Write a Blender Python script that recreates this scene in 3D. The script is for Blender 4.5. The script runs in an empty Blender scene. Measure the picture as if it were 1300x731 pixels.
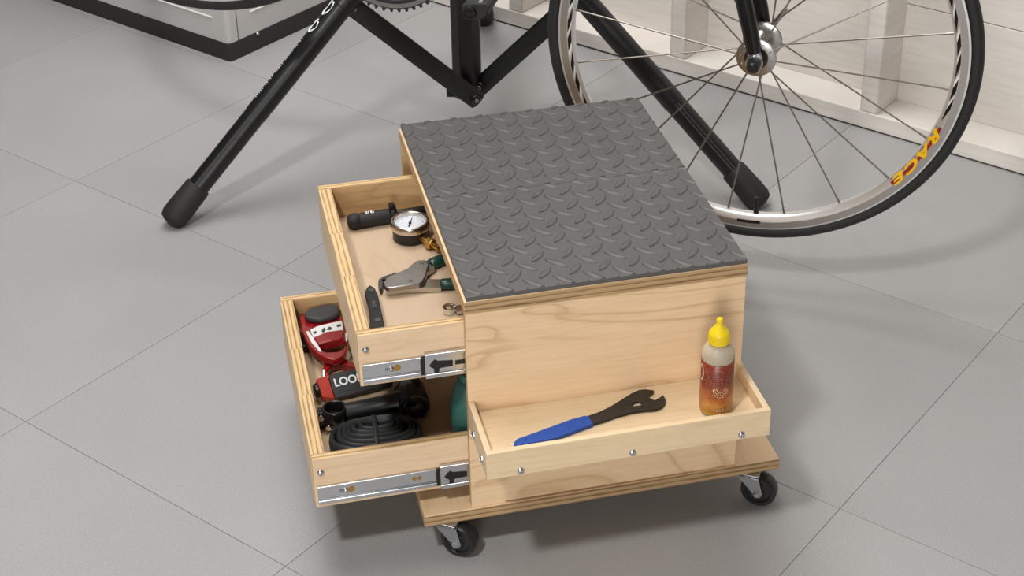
import bpy, bmesh, math, random
from mathutils import Matrix, Vector
from mathutils.geometry import tessellate_polygon
random.seed(7)
scene = bpy.context.scene
COL = scene.collection
PI = math.pi

# ------------------------------------------------------------------ camera
F_PX, PITCH, ROLL, CAM_H, CX, CY = 2114.238, 0.5047, -0.0051, 1.4908, 697.885, 242.0945
_f = Vector((0, math.cos(PITCH), -math.sin(PITCH)))
_u = Vector((0, math.sin(PITCH), math.cos(PITCH)))
_r = Vector((1, 0, 0))
C_RT = _r * math.cos(ROLL) + _u * math.sin(ROLL)
C_UP = _u * math.cos(ROLL) - _r * math.sin(ROLL)
C_FW = _f
C_POS = Vector((0, 0, CAM_H))
cam_data = bpy.data.cameras.new('camera')
cam = bpy.data.objects.new('camera', cam_data)
COL.objects.link(cam)
cam.matrix_world = Matrix(((C_RT.x, C_UP.x, -C_FW.x, 0), (C_RT.y, C_UP.y, -C_FW.y, 0),
                           (C_RT.z, C_UP.z, -C_FW.z, CAM_H), (0, 0, 0, 1)))
cam_data.sensor_width = 36
cam_data.lens = F_PX * 36 / 1300
cam_data.shift_x = (650 - CX) / 1300
cam_data.shift_y = (CY - 365.5) / 1300
cam_data.clip_start = .05
scene.camera = cam

# ------------------------------------------------------------------ light
world = bpy.data.worlds.new('world')
scene.world = world
world.use_nodes = True
world.node_tree.nodes['Background'].inputs[0].default_value = (1, .99, .98, 1)
world.node_tree.nodes['Background'].inputs[1].default_value = .07

def area_light(name, loc, target, size, power, color=(1, 1, 1), size_y=None):
    l = bpy.data.lights.new(name, 'AREA')
    l.energy = power; l.color = color
    l.shape = 'RECTANGLE'; l.size = size; l.size_y = size_y or size
    o = bpy.data.objects.new(name, l)
    COL.objects.link(o)
    o.location = loc
    o.rotation_euler = (Vector(target) - Vector(loc)).to_track_quat('-Z', 'Y').to_euler()
    return o
area_light('key_lamp', (-.85, .10, 3.05), (0, 2.3, 0), .26, 52, (1, .99, .975))
area_light('ceiling_lamp', (-.6, 2.65, 3.1), (-.5, 2.6, 0), 1.9, 79, (1, .99, .98), 1.5)
area_light('fill_lamp', (-.3, -1.6, .85), (0, 2, .3), 1.0, 49, (1, .985, .965))
scene.view_settings.view_transform = 'Standard'
scene.view_settings.look = 'None'
scene.view_settings.gamma = 1
scene.view_settings.use_curve_mapping = False
scene.view_settings.exposure = 0.0

# ------------------------------------------------------------------ pixel to place (1300 x 731)
def ray(px, py):
    return (C_RT * ((px - CX) / F_PX) - C_UP * ((py - CY) / F_PX) + C_FW)
def at_height(px, py, z=0.0):
    r = ray(px, py)
    return C_POS + r * ((z - CAM_H) / r.z)
TILE_YAW, TILE = -0.6385, .534
TILE_O = Vector((-.7793, 1.999, 0))
BOX_YAW = .2409
BOX_O = Vector((-.104, 1.7046, 0))
BOX_M = Matrix.Translation(BOX_O) @ Matrix.Rotation(BOX_YAW, 4, 'Z')
BOX_I = BOX_M.inverted()
def loc(px, py, z):                # place on a level of the stool, in the stool's own axes
    return BOX_I @ at_height(px, py, z)

# ------------------------------------------------------------------ materials
def new_mat(name):
    m = bpy.data.materials.new(name); m.use_nodes = True
    nt = m.node_tree
    return m, nt, nt.nodes['Principled BSDF']
def rgb(c): return (c[0], c[1], c[2], 1)
def plain(name, col, rough=.5, metal=0, bump=0, bscale=400, spec=.5, var=0, vscale=40, coat=0):
    m, nt, b = new_mat(name)
    b.inputs['Base Color'].default_value = rgb(col)
    b.inputs['Roughness'].default_value = rough
    b.inputs['Metallic'].default_value = metal
    b.inputs['Specular IOR Level'].default_value = spec
    b.inputs['Coat Weight'].default_value = coat
    if bump or var:
        tc = nt.nodes.new('ShaderNodeTexCoord')
        n = nt.nodes.new('ShaderNodeTexNoise')
        n.inputs['Scale'].default_value = bscale if bump else vscale
        n.inputs['Detail'].default_value = 3
        nt.links.new(tc.outputs['Object'], n.inputs['Vector'])
        if bump:
            bp = nt.nodes.new('ShaderNodeBump')
            bp.inputs['Strength'].default_value = bump
            bp.inputs['Distance'].default_value = .001
            nt.links.new(n.outputs['Fac'], bp.inputs['Height'])
            nt.links.new(bp.outputs['Normal'], b.inputs['Normal'])
        if var:
            n2 = nt.nodes.new('ShaderNodeTexNoise')
            n2.inputs['Scale'].default_value = vscale
            n2.inputs['Detail'].default_value = 4
            nt.links.new(tc.outputs['Object'], n2.inputs['Vector'])
            r = nt.nodes.new('ShaderNodeValToRGB')
            r.color_ramp.elements[0].position = .3; r.color_ramp.elements[1].position = .7
            r.color_ramp.elements[0].color = rgb([max(0, c * (1 - var)) for c in col])
            r.color_ramp.elements[1].color = rgb([min(1, c * (1 + var)) for c in col])
            nt.links.new(n2.outputs['Fac'], r.inputs['Fac'])
            nt.links.new(r.outputs['Color'], b.inputs['Base Color'])
    return m
def ramp(nt, stops):
    r = nt.nodes.new('ShaderNodeValToRGB')
    e = r.color_ramp.elements
    e[0].position, e[0].color = stops[0][0], rgb(stops[0][1])
    e[1].position, e[1].color = stops[-1][0], rgb(stops[-1][1])
    for p, c in stops[1:-1]:
        x = e.new(p); x.color = rgb(c)
    return r
def wood(name, grain, base, dark, line=.5, fine=.25, seed=0.0, rough=.45):
    """sawn face: slow figure lines along one axis plus fine pores"""
    m, nt, b = new_mat(name)
    tc = nt.nodes.new('ShaderNodeTexCoord')
    mp = nt.nodes.new('ShaderNodeMapping')
    s = [7.0, 7.0, 7.0]; s[grain] = 2.2
    mp.inputs['Scale'].default_value = s
    mp.inputs['Location'].default_value = (seed, seed * .7, seed * 1.3)
    nt.links.new(tc.outputs['Object'], mp.inputs['Vector'])
    n1 = nt.nodes.new('ShaderNodeTexNoise')
    n1.inputs['Scale'].default_value = 1.0; n1.inputs['Detail'].default_value = 2
    n1.inputs['Distortion'].default_value = .8
    nt.links.new(mp.outputs['Vector'], n1.inputs['Vector'])
    mul = nt.nodes.new('ShaderNodeMath'); mul.operation = 'MULTIPLY'; mul.inputs[1].default_value = 9
    fr = nt.nodes.new('ShaderNodeMath'); fr.operation = 'FRACT'
    nt.links.new(n1.outputs['Fac'], mul.inputs[0]); nt.links.new(mul.outputs[0], fr.inputs[0])
    r1 = ramp(nt, [(0, dark), (.05, [a * .6 + c * .4 for a, c in zip(dark, base)]), (.16, base), (.8, [min(1, c * 1.04) for c in base]), (.96, [a * .25 + c * .75 for a, c in zip(dark, base)]), (1, dark)])
    nt.links.new(fr.outputs[0], r1.inputs['Fac'])
    mp2 = nt.nodes.new('ShaderNodeMapping')
    s2 = [260.0, 260.0, 260.0]; s2[grain] = 14
    mp2.inputs['Scale'].default_value = s2
    nt.links.new(tc.outputs['Object'], mp2.inputs['Vector'])
    n2 = nt.nodes.new('ShaderNodeTexNoise'); n2.inputs['Scale'].default_value = 1; n2.inputs['Detail'].default_value = 3
    nt.links.new(mp2.outputs['Vector'], n2.inputs['Vector'])
    r2 = ramp(nt, [(.3, dark), (.62, base)])
    nt.links.new(n2.outputs['Fac'], r2.inputs['Fac'])
    n3 = nt.nodes.new('ShaderNodeTexNoise'); n3.inputs['Scale'].default_value = .6
    nt.links.new(mp.outputs['Vector'], n3.inputs['Vector'])
    mx0 = nt.nodes.new('ShaderNodeMix'); mx0.data_type = 'RGBA'
    mx0.inputs[0].default_value = line
    mx0.inputs[6].default_value = rgb(base)
    nt.links.new(r1.outputs['Color'], mx0.inputs[7])
    mx = nt.nodes.new('ShaderNodeMix'); mx.data_type = 'RGBA'; mx.inputs[0].default_value = fine
    nt.links.new(mx0.outputs[2], mx.inputs[6]); nt.links.new(r2.outputs['Color'], mx.inputs[7])
    hs = nt.nodes.new('ShaderNodeHueSaturation')
    mr = nt.nodes.new('ShaderNodeMapRange'); mr.inputs[3].default_value = .9; mr.inputs[4].default_value = 1.1
    nt.links.new(n3.outputs['Fac'], mr.inputs[0]); nt.links.new(mr.outputs[0], hs.inputs['Value'])
    nt.links.new(mx.outputs[2], hs.inputs['Color'])
    nt.links.new(hs.outputs['Color'], b.inputs['Base Color'])
    b.inputs['Roughness'].default_value = rough
    b.inputs['Specular IOR Level'].default_value = .3
    return m
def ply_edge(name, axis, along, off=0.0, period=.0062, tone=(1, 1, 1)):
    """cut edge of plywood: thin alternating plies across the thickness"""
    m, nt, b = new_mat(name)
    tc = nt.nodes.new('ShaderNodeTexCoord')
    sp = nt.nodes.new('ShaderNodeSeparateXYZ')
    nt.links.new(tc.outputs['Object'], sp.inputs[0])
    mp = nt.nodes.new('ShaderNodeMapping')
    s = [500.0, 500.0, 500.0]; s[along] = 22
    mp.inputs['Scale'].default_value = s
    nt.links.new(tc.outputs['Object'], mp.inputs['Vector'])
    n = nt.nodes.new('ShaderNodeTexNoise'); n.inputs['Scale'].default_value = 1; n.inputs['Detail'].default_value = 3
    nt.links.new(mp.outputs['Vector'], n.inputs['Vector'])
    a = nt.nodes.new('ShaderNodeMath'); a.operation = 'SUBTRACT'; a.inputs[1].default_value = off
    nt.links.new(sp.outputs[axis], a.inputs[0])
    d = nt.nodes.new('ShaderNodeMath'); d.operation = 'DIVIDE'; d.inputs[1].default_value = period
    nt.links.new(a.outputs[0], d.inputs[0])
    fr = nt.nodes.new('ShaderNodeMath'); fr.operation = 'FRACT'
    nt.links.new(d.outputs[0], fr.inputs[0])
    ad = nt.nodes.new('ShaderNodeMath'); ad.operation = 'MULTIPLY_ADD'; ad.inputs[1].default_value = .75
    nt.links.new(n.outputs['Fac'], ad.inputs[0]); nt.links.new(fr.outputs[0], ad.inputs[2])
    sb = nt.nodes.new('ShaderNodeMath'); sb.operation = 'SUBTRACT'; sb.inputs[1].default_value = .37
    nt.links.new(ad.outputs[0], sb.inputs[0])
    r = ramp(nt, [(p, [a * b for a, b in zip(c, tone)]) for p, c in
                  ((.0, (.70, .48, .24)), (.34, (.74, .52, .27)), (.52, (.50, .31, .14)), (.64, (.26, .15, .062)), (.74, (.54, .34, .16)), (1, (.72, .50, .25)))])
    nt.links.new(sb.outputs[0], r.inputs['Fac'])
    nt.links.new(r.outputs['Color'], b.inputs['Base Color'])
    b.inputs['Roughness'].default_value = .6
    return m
def white_wood(name):
    m, nt, b = new_mat(name)
    tc = nt.nodes.new('ShaderNodeTexCoord')
    mp = nt.nodes.new('ShaderNodeMapping'); mp.inputs['Scale'].default_value = (6, 6, 90)
    nt.links.new(tc.outputs['Object'], mp.inputs['Vector'])
    n = nt.nodes.new('ShaderNodeTexNoise'); n.inputs['Scale'].default_value = 1.3; n.inputs['Detail'].default_value = 5
    nt.links.new(mp.outputs['Vector'], n.inputs['Vector'])
    r = ramp(nt, [(.3, (.70, .645, .585)), (.55, (.755, .71, .655)), (.8, (.78, .74, .69))])
    nt.links.new(n.outputs['Fac'], r.inputs['Fac'])
    nt.links.new(r.outputs['Color'], b.inputs['Base Color'])
    bp = nt.nodes.new('ShaderNodeBump'); bp.inputs['Strength'].default_value = .15; bp.inputs['Distance'].default_value = .0015
    nt.links.new(n.outputs['Fac'], bp.inputs['Height']); nt.links.new(bp.outputs['Normal'], b.inputs['Normal'])
    b.inputs['Roughness'].default_value = .65
    return m
def floor_mat():
    m, nt, b = new_mat('grey_floor_tile')
    tc = nt.nodes.new('ShaderNodeTexCoord')
    n = nt.nodes.new('ShaderNodeTexNoise'); n.inputs['Scale'].default_value = 420; n.inputs['Detail'].default_value = 2
    n2 = nt.nodes.new('ShaderNodeTexNoise'); n2.inputs['Scale'].default_value = 3.0; n2.inputs['Detail'].default_value = 3
    for k in (n, n2): nt.links.new(tc.outputs['Object'], k.inputs['Vector'])
    r = ramp(nt, [(.3, (.325, .318, .316)), (.7, (.395, .387, .384))])
    nt.links.new(n.outputs['Fac'], r.inputs['Fac'])
    oi = nt.nodes.new('ShaderNodeObjectInfo')
    mr = nt.nodes.new('ShaderNodeMapRange'); mr.inputs[3].default_value = .97; mr.inputs[4].default_value = 1.03
    nt.links.new(oi.outputs['Random'], mr.inputs[0])
    mr2 = nt.nodes.new('ShaderNodeMapRange'); mr2.inputs[1].default_value = .3; mr2.inputs[2].default_value = .7
    mr2.inputs[3].default_value = .96; mr2.inputs[4].default_value = 1.04
    nt.links.new(n2.outputs['Fac'], mr2.inputs[0])
    mu = nt.nodes.new('ShaderNodeMath'); mu.operation = 'MULTIPLY'
    nt.links.new(mr.outputs[0], mu.inputs[0]); nt.links.new(mr2.outputs[0], mu.inputs[1])
    hs = nt.nodes.new('ShaderNodeHueSaturation')
    nt.links.new(mu.outputs[0], hs.inputs['Value']); nt.links.new(r.outputs['Color'], hs.inputs['Color'])
    nt.links.new(hs.outputs['Color'], b.inputs['Base Color'])
    b.inputs['Roughness'].default_value = .55
    b.inputs['Specular IOR Level'].default_value = .3
    bp = nt.nodes.new('ShaderNodeBump'); bp.inputs['Strength'].default_value = .08; bp.inputs['Distance'].default_value = .001
    nt.links.new(n.outputs['Fac'], bp.inputs['Height']); nt.links.new(bp.outputs['Normal'], b.inputs['Normal'])
    return m
def label_mat():
    """printed wrap of the lubricant bottle: dark red above, orange below, rows of small print"""
    m, nt, b = new_mat('bottle_label')
    tc = nt.nodes.new('ShaderNodeTexCoord')
    sp = nt.nodes.new('ShaderNodeSeparateXYZ'); nt.links.new(tc.outputs['Object'], sp.inputs[0])
    mr = nt.nodes.new('ShaderNodeMapRange'); mr.inputs[1].default_value = .008; mr.inputs[2].default_value = .078
    nt.links.new(sp.outputs[2], mr.inputs[0])
    n = nt.nodes.new('ShaderNodeTexNoise'); n.inputs['Scale'].default_value = 60; n.inputs['Detail'].default_value = 2
    nt.links.new(tc.outputs['Object'], n.inputs['Vector'])
    ma = nt.nodes.new('ShaderNodeMath'); ma.operation = 'MULTIPLY_ADD'; ma.inputs[1].default_value = .5
    nt.links.new(n.outputs['Fac'], ma.inputs[0]); nt.links.new(mr.outputs[0], ma.inputs[2])
    r = ramp(nt, [(.18, (.62, .30, .05)), (.42, (.42, .11, .025)), (.7, (.20, .030, .014)), (1.0, (.22, .028, .014)), (1.25, (.16, .02, .012))])
    sc = nt.nodes.new('ShaderNodeMath'); sc.operation = 'SUBTRACT'; sc.inputs[1].default_value = .12
    nt.links.new(ma.outputs[0], sc.inputs[0]); nt.links.new(sc.outputs[0], r.inputs['Fac'])
    # small print: rows broken by noise
    rows = nt.nodes.new('ShaderNodeMath'); rows.operation = 'MULTIPLY'; rows.inputs[1].default_value = 330
    nt.links.new(sp.outputs[2], rows.inputs[0])
    fr = nt.nodes.new('ShaderNodeMath'); fr.operation = 'FRACT'; nt.links.new(rows.outputs[0], fr.inputs[0])
    gt = nt.nodes.new('ShaderNodeMath'); gt.operation = 'GREATER_THAN'; gt.inputs[1].default_value = .55
    nt.links.new(fr.outputs[0], gt.inputs[0])
    n2 = nt.nodes.new('ShaderNodeTexNoise'); n2.inputs['Scale'].default_value = 420
    nt.links.new(tc.outputs['Object'], n2.inputs['Vector'])
    g2 = nt.nodes.new('ShaderNodeMath'); g2.operation = 'GREATER_THAN'; g2.inputs[1].default_value = .5
    nt.links.new(n2.outputs['Fac'], g2.inputs[0])
    mu = nt.nodes.new('ShaderNodeMath'); mu.operation = 'MULTIPLY'
    nt.links.new(gt.outputs[0], mu.inputs[0]); nt.links.new(g2.outputs[0], mu.inputs[1])
    m3 = nt.nodes.new('ShaderNodeMath'); m3.operation = 'MULTIPLY'; m3.inputs[1].default_value = .16
    nt.links.new(mu.outputs[0], m3.inputs[0])
    mx = nt.nodes.new('ShaderNodeMix'); mx.data_type = 'RGBA'
    nt.links.new(m3.outputs[0], mx.inputs[0]); nt.links.new(r.outputs['Color'], mx.inputs[6])
    mx.inputs[7].default_value = (.75, .5, .25, 1)
    nt.links.new(mx.outputs[2], b.inputs['Base Color'])
    b.inputs['Roughness'].default_value = .35
    return m
def clear_mat(name, col, rough=.15, trans=1.0, ior=1.4):
    m, nt, b = new_mat(name)
    b.inputs['Base Color'].default_value = rgb(col)
    b.inputs['Roughness'].default_value = rough
    b.inputs['Transmission Weight'].default_value = trans
    b.inputs['IOR'].default_value = ior
    return m

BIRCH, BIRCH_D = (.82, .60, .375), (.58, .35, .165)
M = {
 'floor': floor_mat(),
 'joint': plain('floor_joint', (.27, .265, .26), .9),
 'white_wood': white_wood('whitewashed_wood'),
 'cab': plain('white_enamel', (.52, .505, .49), .35, var=.03, vscale=5),
 'cab_highlight': plain('enamel_edge_highlight', (.82, .80, .77), .3),  # streak highlight of the embossed edges, put into a paler colour
 'seam_and_shadow': plain('dark_seam_and_shadow', (.06, .055, .05), .6),
 'plinth': plain('black_plinth', (.018, .017, .016), .45, bump=.3, bscale=120),
 'birch_x': wood('birch_face_along_x', 0, BIRCH, (.50, .29, .125), .62, .2, 3.1),
 'birch_x2': wood('birch_side_along_x', 0, (.82, .61, .41), BIRCH_D, .25, .28, 8.4),
 'birch_y': wood('birch_face_along_y', 1, BIRCH, BIRCH_D, .30, .2, 1.7),
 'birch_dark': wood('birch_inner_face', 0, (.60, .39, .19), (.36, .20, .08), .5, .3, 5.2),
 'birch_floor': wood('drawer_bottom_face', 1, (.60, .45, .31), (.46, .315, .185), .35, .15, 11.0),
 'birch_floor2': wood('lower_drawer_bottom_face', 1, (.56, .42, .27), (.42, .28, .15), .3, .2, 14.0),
 'pine_x': wood('pale_maple_along_x', 0, (.80, .62, .40), (.64, .44, .24), .25, .35, 6.0),
 'pine_y': wood('pale_maple_along_y', 1, (.80, .62, .40), (.64, .44, .24), .2, .3, 7.0),
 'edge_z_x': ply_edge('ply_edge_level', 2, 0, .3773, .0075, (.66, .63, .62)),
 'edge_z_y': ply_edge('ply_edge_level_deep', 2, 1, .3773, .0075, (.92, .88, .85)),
 'edge_x_y': ply_edge('ply_edge_end_wall', 0, 1, -.1315),
 'edge_x_y2': ply_edge('ply_edge_end_wall_middle', 0, 1, -.1293),
 'edge_y_x': ply_edge('ply_edge_side_wall', 1, 0, .02),
 'edge_y_z': ply_edge('ply_edge_upright', 1, 2, 0),
 'mat': plain('grey_rubber', (.096, .091, .088), .46, bump=.25, bscale=900, spec=.5, var=.05, vscale=14),
 'screw': plain('zinc_screw', (.62, .62, .64), .28, 1),
 'zinc': plain('bright_zinc', (.66, .67, .69), .25, 1, bump=.1, bscale=60),
 'zinc_dull': plain('dull_zinc', (.52, .53, .55), .38, 1),
 'chrome': plain('chrome', (.75, .75, .76), .10, 1),
 'alu': plain('brushed_aluminium', (.56, .55, .53), .26, 1),
 'rim': plain('polished_rim', (.78, .775, .765), .34, .75),
 'brake_track': plain('worn_brake_track', (.40, .375, .355), .42, .8),
 'spoke': plain('steel_spoke', (.30, .27, .24), .35, 1),
 'tyre': plain('tyre_rubber', (.015, .0145, .0145), .6, bump=.35, bscale=260),
 'rubber': plain('black_rubber', (.014, .0135, .013), .65, bump=.4, bscale=300),
 'black': plain('black_coat', (.0065, .0065, .007), .38),
 'black_plastic': plain('black_plastic', (.007, .007, .007), .4),
 'black_matt': plain('matt_black', (.018, .018, .019), .55),
 'grey_plate': plain('grey_black_plate', (.038, .038, .041), .5, bump=.2, bscale=500),
 'tube_rubber': plain('butyl_rubber', (.028, .029, .030), .5, bump=.15, bscale=200),
 'gloss_black': plain('gloss_black', (.008, .008, .008), .15),
 'white': plain('white_print', (.78, .77, .75), .4),
 'dial': plain('dial_white', (.70, .73, .78), .35),
 'bezel': plain('steel_bezel', (.62, .58, .53), .22, 1),
 'glass': clear_mat('dial_glass', (1, 1, 1), .02),
 'brass': plain('brass', (.58, .35, .10), .28, 1),
 'steel': plain('satin_steel', (.34, .32, .30), .38, 1, var=.1, vscale=60),
 'groove': plain('worn_groove', (.09, .088, .085), .4, .5),
 'steel_dark': plain('dark_steel', (.11, .105, .10), .42, .8),
 'green_grip': plain('dark_green_grip', (.006, .045, .032), .3),
 'teal': plain('teal_plastic', (.028, .11, .09), .45, var=.25, vscale=30),
 'red': plain('red_lacquer', (.27, .008, .010), .22, coat=.4),
 'red_orange': plain('bright_red_lacquer', (.42, .03, .015), .3),
 'wrench': plain('oxide_steel', (.045, .041, .038), .42, .6, var=.15, vscale=80),
 'blue': plain('blue_dip_grip', (.006, .075, .42), .42, bump=.2, bscale=600, var=.12, vscale=150),
 'yellow': plain('yellow_cap', (.82, .60, .01), .35),
 'bottle': clear_mat('clear_bottle', (.86, .75, .58), .25, .58, 1.25),
 'oil': clear_mat('amber_oil', (.80, .52, .03), .15, .3, 1.3),
 'label': label_mat(),
 'decal_yellow': plain('yellow_decal', (.85, .48, .01), .35),
 'decal_red': plain('dark_red_decal', (.28, .02, .01), .35),
 'caster_wheel': plain('caster_rubber', (.016, .016, .016), .38),
}

# ------------------------------------------------------------------ mesh helpers
def BM(): return bmesh.new()
def add_box(bm, x0, x1, y0, y1, z0, z1, X=None, mf=0):
    vs = [Vector((x, y, z)) for x in (x0, x1) for y in (y0, y1) for z in (z0, z1)]
    if X is not None: vs = [X @ v for v in vs]
    v = [bm.verts.new(p) for p in vs]
    for q in ((0, 1, 3, 2), (4, 6, 7, 5), (0, 4, 5, 1), (2, 3, 7, 6), (0, 2, 6, 4), (1, 5, 7, 3)):
        bm.faces.new([v[i] for i in q]).material_index = mf
def ply_box(bm, x0, x1, y0, y1, z0, z1, thin):
    """box whose two broad faces get slot 0 and whose edges get slot 1 / 2"""
    vs = [bm.verts.new((x, y, z)) for x in (x0, x1) for y in (y0, y1) for z in (z0, z1)]
    fs = (((0, 1, 3, 2), 0), ((4, 6, 7, 5), 0), ((0, 4, 5, 1), 1), ((2, 3, 7, 6), 1), ((0, 2, 6, 4), 2), ((1, 5, 7, 3), 2))
    others = [a for a in (0, 1, 2) if a != thin]
    for q, ax in fs:
        f = bm.faces.new([vs[i] for i in q])
        f.material_index = 0 if ax == thin else 1 + others.index(ax)
def add_tube(bm, pts, r, seg=12, up=None, closed=False, cap=True, mf=0, X=None):
    pts = [Vector(p) for p in pts]
    n = len(pts)
    rings = []
    prev = None
    for i, p in enumerate(pts):
        if closed: t = pts[(i + 1) % n] - pts[i - 1]
        elif i == 0: t = pts[1] - p
        elif i == n - 1: t = p - pts[i - 1]
        else: t = (pts[i + 1] - p).normalized() + (p - pts[i - 1]).normalized()
        t.normalize()
        if up is not None: ref = Vector(up)
        elif prev is not None: ref = prev
        else: ref = Vector((0, 0, 1)) if abs(t.z) < .9 else Vector((0, 1, 0))
        side = t.cross(ref).normalized()
        u2 = side.cross(t).normalized()
        prev = u2
        rr = r[i] if isinstance(r, list) else r
        ra, rb = rr if isinstance(rr, tuple) else (rr, rr)
        ring = []
        for k in range(seg):
            a = 2 * PI * k / seg
            q = p + side * (ra * math.cos(a)) + u2 * (rb * math.sin(a))
            ring.append(bm.verts.new(X @ q if X is not None else q))
        rings.append(ring)
    m = n if closed else n - 1
    for i in range(m):
        A, B = rings[i], rings[(i + 1) % n]
        for k in range(seg):
            bm.faces.new((A[k], A[(k + 1) % seg], B[(k + 1) % seg], B[k])).material_index = mf
    if cap and not closed:
        bm.faces.new(rings[0][::-1]).material_index = mf
        bm.faces.new(rings[-1]).material_index = mf
def add_lathe(bm, prof, seg=32, X=None, closed=False, a0=0, a1=2 * PI, mf=0):
    full = abs(a1 - a0 - 2 * PI) < 1e-6
    cnt = seg if full else seg + 1
    rings = []
    for r, z in prof:
        if r < 1e-7:
            q = Vector((0, 0, z)); rings.append([bm.verts.new(X @ q if X is not None else q)])
        else:
            ring = []
            for k in range(cnt):
                a = a0 + (a1 - a0) * k / seg
                q = Vector((r * math.cos(a), r * math.sin(a), z))
                ring.append(bm.verts.new(X @ q if X is not None else q))
            rings.append(ring)
    pairs = list(zip(rings[:-1], rings[1:]))
    if closed: pairs.append((rings[-1], rings[0]))
    for A, B in pairs:
        for k in range(seg):
            k2 = (k + 1) % cnt
            if len(A) == 1 and len(B) == 1: continue
            if len(A) == 1: f = (A[0], B[k], B[k2])
            elif len(B) == 1: f = (A[k], B[0], A[k2])
            else: f = (A[k], B[k], B[k2], A[k2])
            bm.faces.new(f).material_index = mf
def add_prism(bm, outer, z0, z1, holes=(), X=None, mf=0):
    loops = [list(outer)] + [list(h) for h in holes]
    flat = [p for lp in loops for p in lp]
    tris = tessellate_polygon([[Vector((p[0], p[1], 0)) for p in lp] for lp in loops])
    def put(z):
        out = []
        for p in flat:
            q = Vector((p[0], p[1], z)); out.append(bm.verts.new(X @ q if X is not None else q))
        return out
    A, B = put(z0), put(z1)
    for t in tris:
        bm.faces.new([B[i] for i in t]).material_index = mf
        bm.faces.new([A[i] for i in reversed(t)]).material_index = mf
    k0 = 0
    for lp in loops:
        n = len(lp)
        for i in range(n):
            a, b = k0 + i, k0 + (i + 1) % n
            bm.faces.new((A[a], A[b], B[b], B[a])).material_index = mf
        k0 += n
def add_dome(bm, c, r, h, axis=(0, 0, 1), seg=12, mf=0):
    X = Matrix.Translation(Vector(c)) @ Vector(axis).to_track_quat('Z', 'Y').to_matrix().to_4x4()
    add_lathe(bm, [(r, 0), (r * .97, h * .35), (r * .75, h * .75), (r * .4, h * .95), (0, h)], seg, X, mf=mf)
def obj(name, bm, mats, parent=None, bevel=0, smooth=35, seg=2):
    bmesh.ops.recalc_face_normals(bm, faces=bm.faces[:])
    me = bpy.data.meshes.new(name)
    bm.to_mesh(me); bm.free()
    for k in (mats if isinstance(mats, (list, tuple)) else [mats]): me.materials.append(M[k])
    if smooth:
        me.polygons.foreach_set('use_smooth', [True] * len(me.polygons))
        me.set_sharp_from_angle(angle=math.radians(smooth))
    o = bpy.data.objects.new(name, me)
    COL.objects.link(o)
    if parent is not None: o.parent = parent
    if bevel:
        b = o.modifiers.new('bevel', 'BEVEL'); b.width = bevel; b.segments = seg
        b.limit_method = 'ANGLE'; b.angle_limit = math.radians(40)
    return o
def share(name, src, parent, X=None):
    o = bpy.data.objects.new(name, src.data); COL.objects.link(o); o.parent = parent
    for md in src.modifiers:
        b = o.modifiers.new(md.name, md.type)
        if md.type == 'BEVEL': b.width, b.segments, b.limit_method, b.angle_limit = md.width, md.segments, md.limit_method, md.angle_limit
    if X is not None: o.matrix_local = X
    return o
def tag(o, label=None, cat=None, group=None, kind=None):
    if label: o['label'] = label
    if cat: o['category'] = cat
    if group: o['group'] = group
    if kind: o['kind'] = kind
    return o
def thing(name, label, cat, X=None, group=None):
    o = bpy.data.objects.new(name, None); COL.objects.link(o)
    o.empty_display_size = .05
    if X is not None: o.matrix_world = X
    return tag(o, label, cat, group)
def text(name, body, size, mat, parent, X, extrude=.0003, align='CENTER', shear=0, sx=1, bold=0):
    cu = bpy.data.curves.new(name, 'FONT')
    cu.body = body; cu.size = size; cu.extrude = extrude; cu.align_x = align; cu.align_y = 'CENTER'; cu.shear = shear; cu.offset = bold
    t = bpy.data.objects.new(name, cu); COL.objects.link(t)
    dg = bpy.context.evaluated_depsgraph_get()
    me = bpy.data.meshes.new_from_object(t.evaluated_get(dg))
    bpy.data.objects.remove(t)
    me.materials.clear(); me.materials.append(M[mat])
    o = bpy.data.objects.new(name, me); COL.objects.link(o); o.parent = parent
    o.matrix_local = X @ Matrix.Diagonal((sx, 1, 1, 1))
    return o
def frame(o, x, y=None, z=None):
    """matrix with local axes x, y, z at o"""
    x = Vector(x).normalized()
    if z is not None: z = Vector(z); z = (z - x * z.dot(x)).normalized(); y = z.cross(x)
    else: y = Vector(y); y = (y - x * y.dot(x)).normalized(); z = x.cross(y)
    R = Matrix((x, y, z)).transposed().to_4x4()
    return Matrix.Translation(Vector(o)) @ R

# ================================================================== ROOM
TILE_M = Matrix.Translation(TILE_O) @ Matrix.Rotation(TILE_YAW, 4, 'Z')
bm = BM(); add_box(bm, -4.2, 4.4, -3.2, 1.72, -.06, -.0012)
floor = obj('floor', bm, 'joint'); floor.matrix_world = TILE_M
tag(floor, 'grey square floor tiles with thin dark joints', None, None, 'structure')
bm = BM(); g = .0004
add_box(bm, g, TILE - g, g, TILE - g, -.0012, 0)
t0 = obj('tile', bm, 'floor', floor, bevel=.0004, smooth=0)
first = True
for i in range(-5, 7):
    for j in range(-4, 3):
        X = Matrix.Translation((i * TILE, j * TILE, 0))
        if first: t0.matrix_local = X; first = False
        else: share('tile', t0, floor, X)

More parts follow.
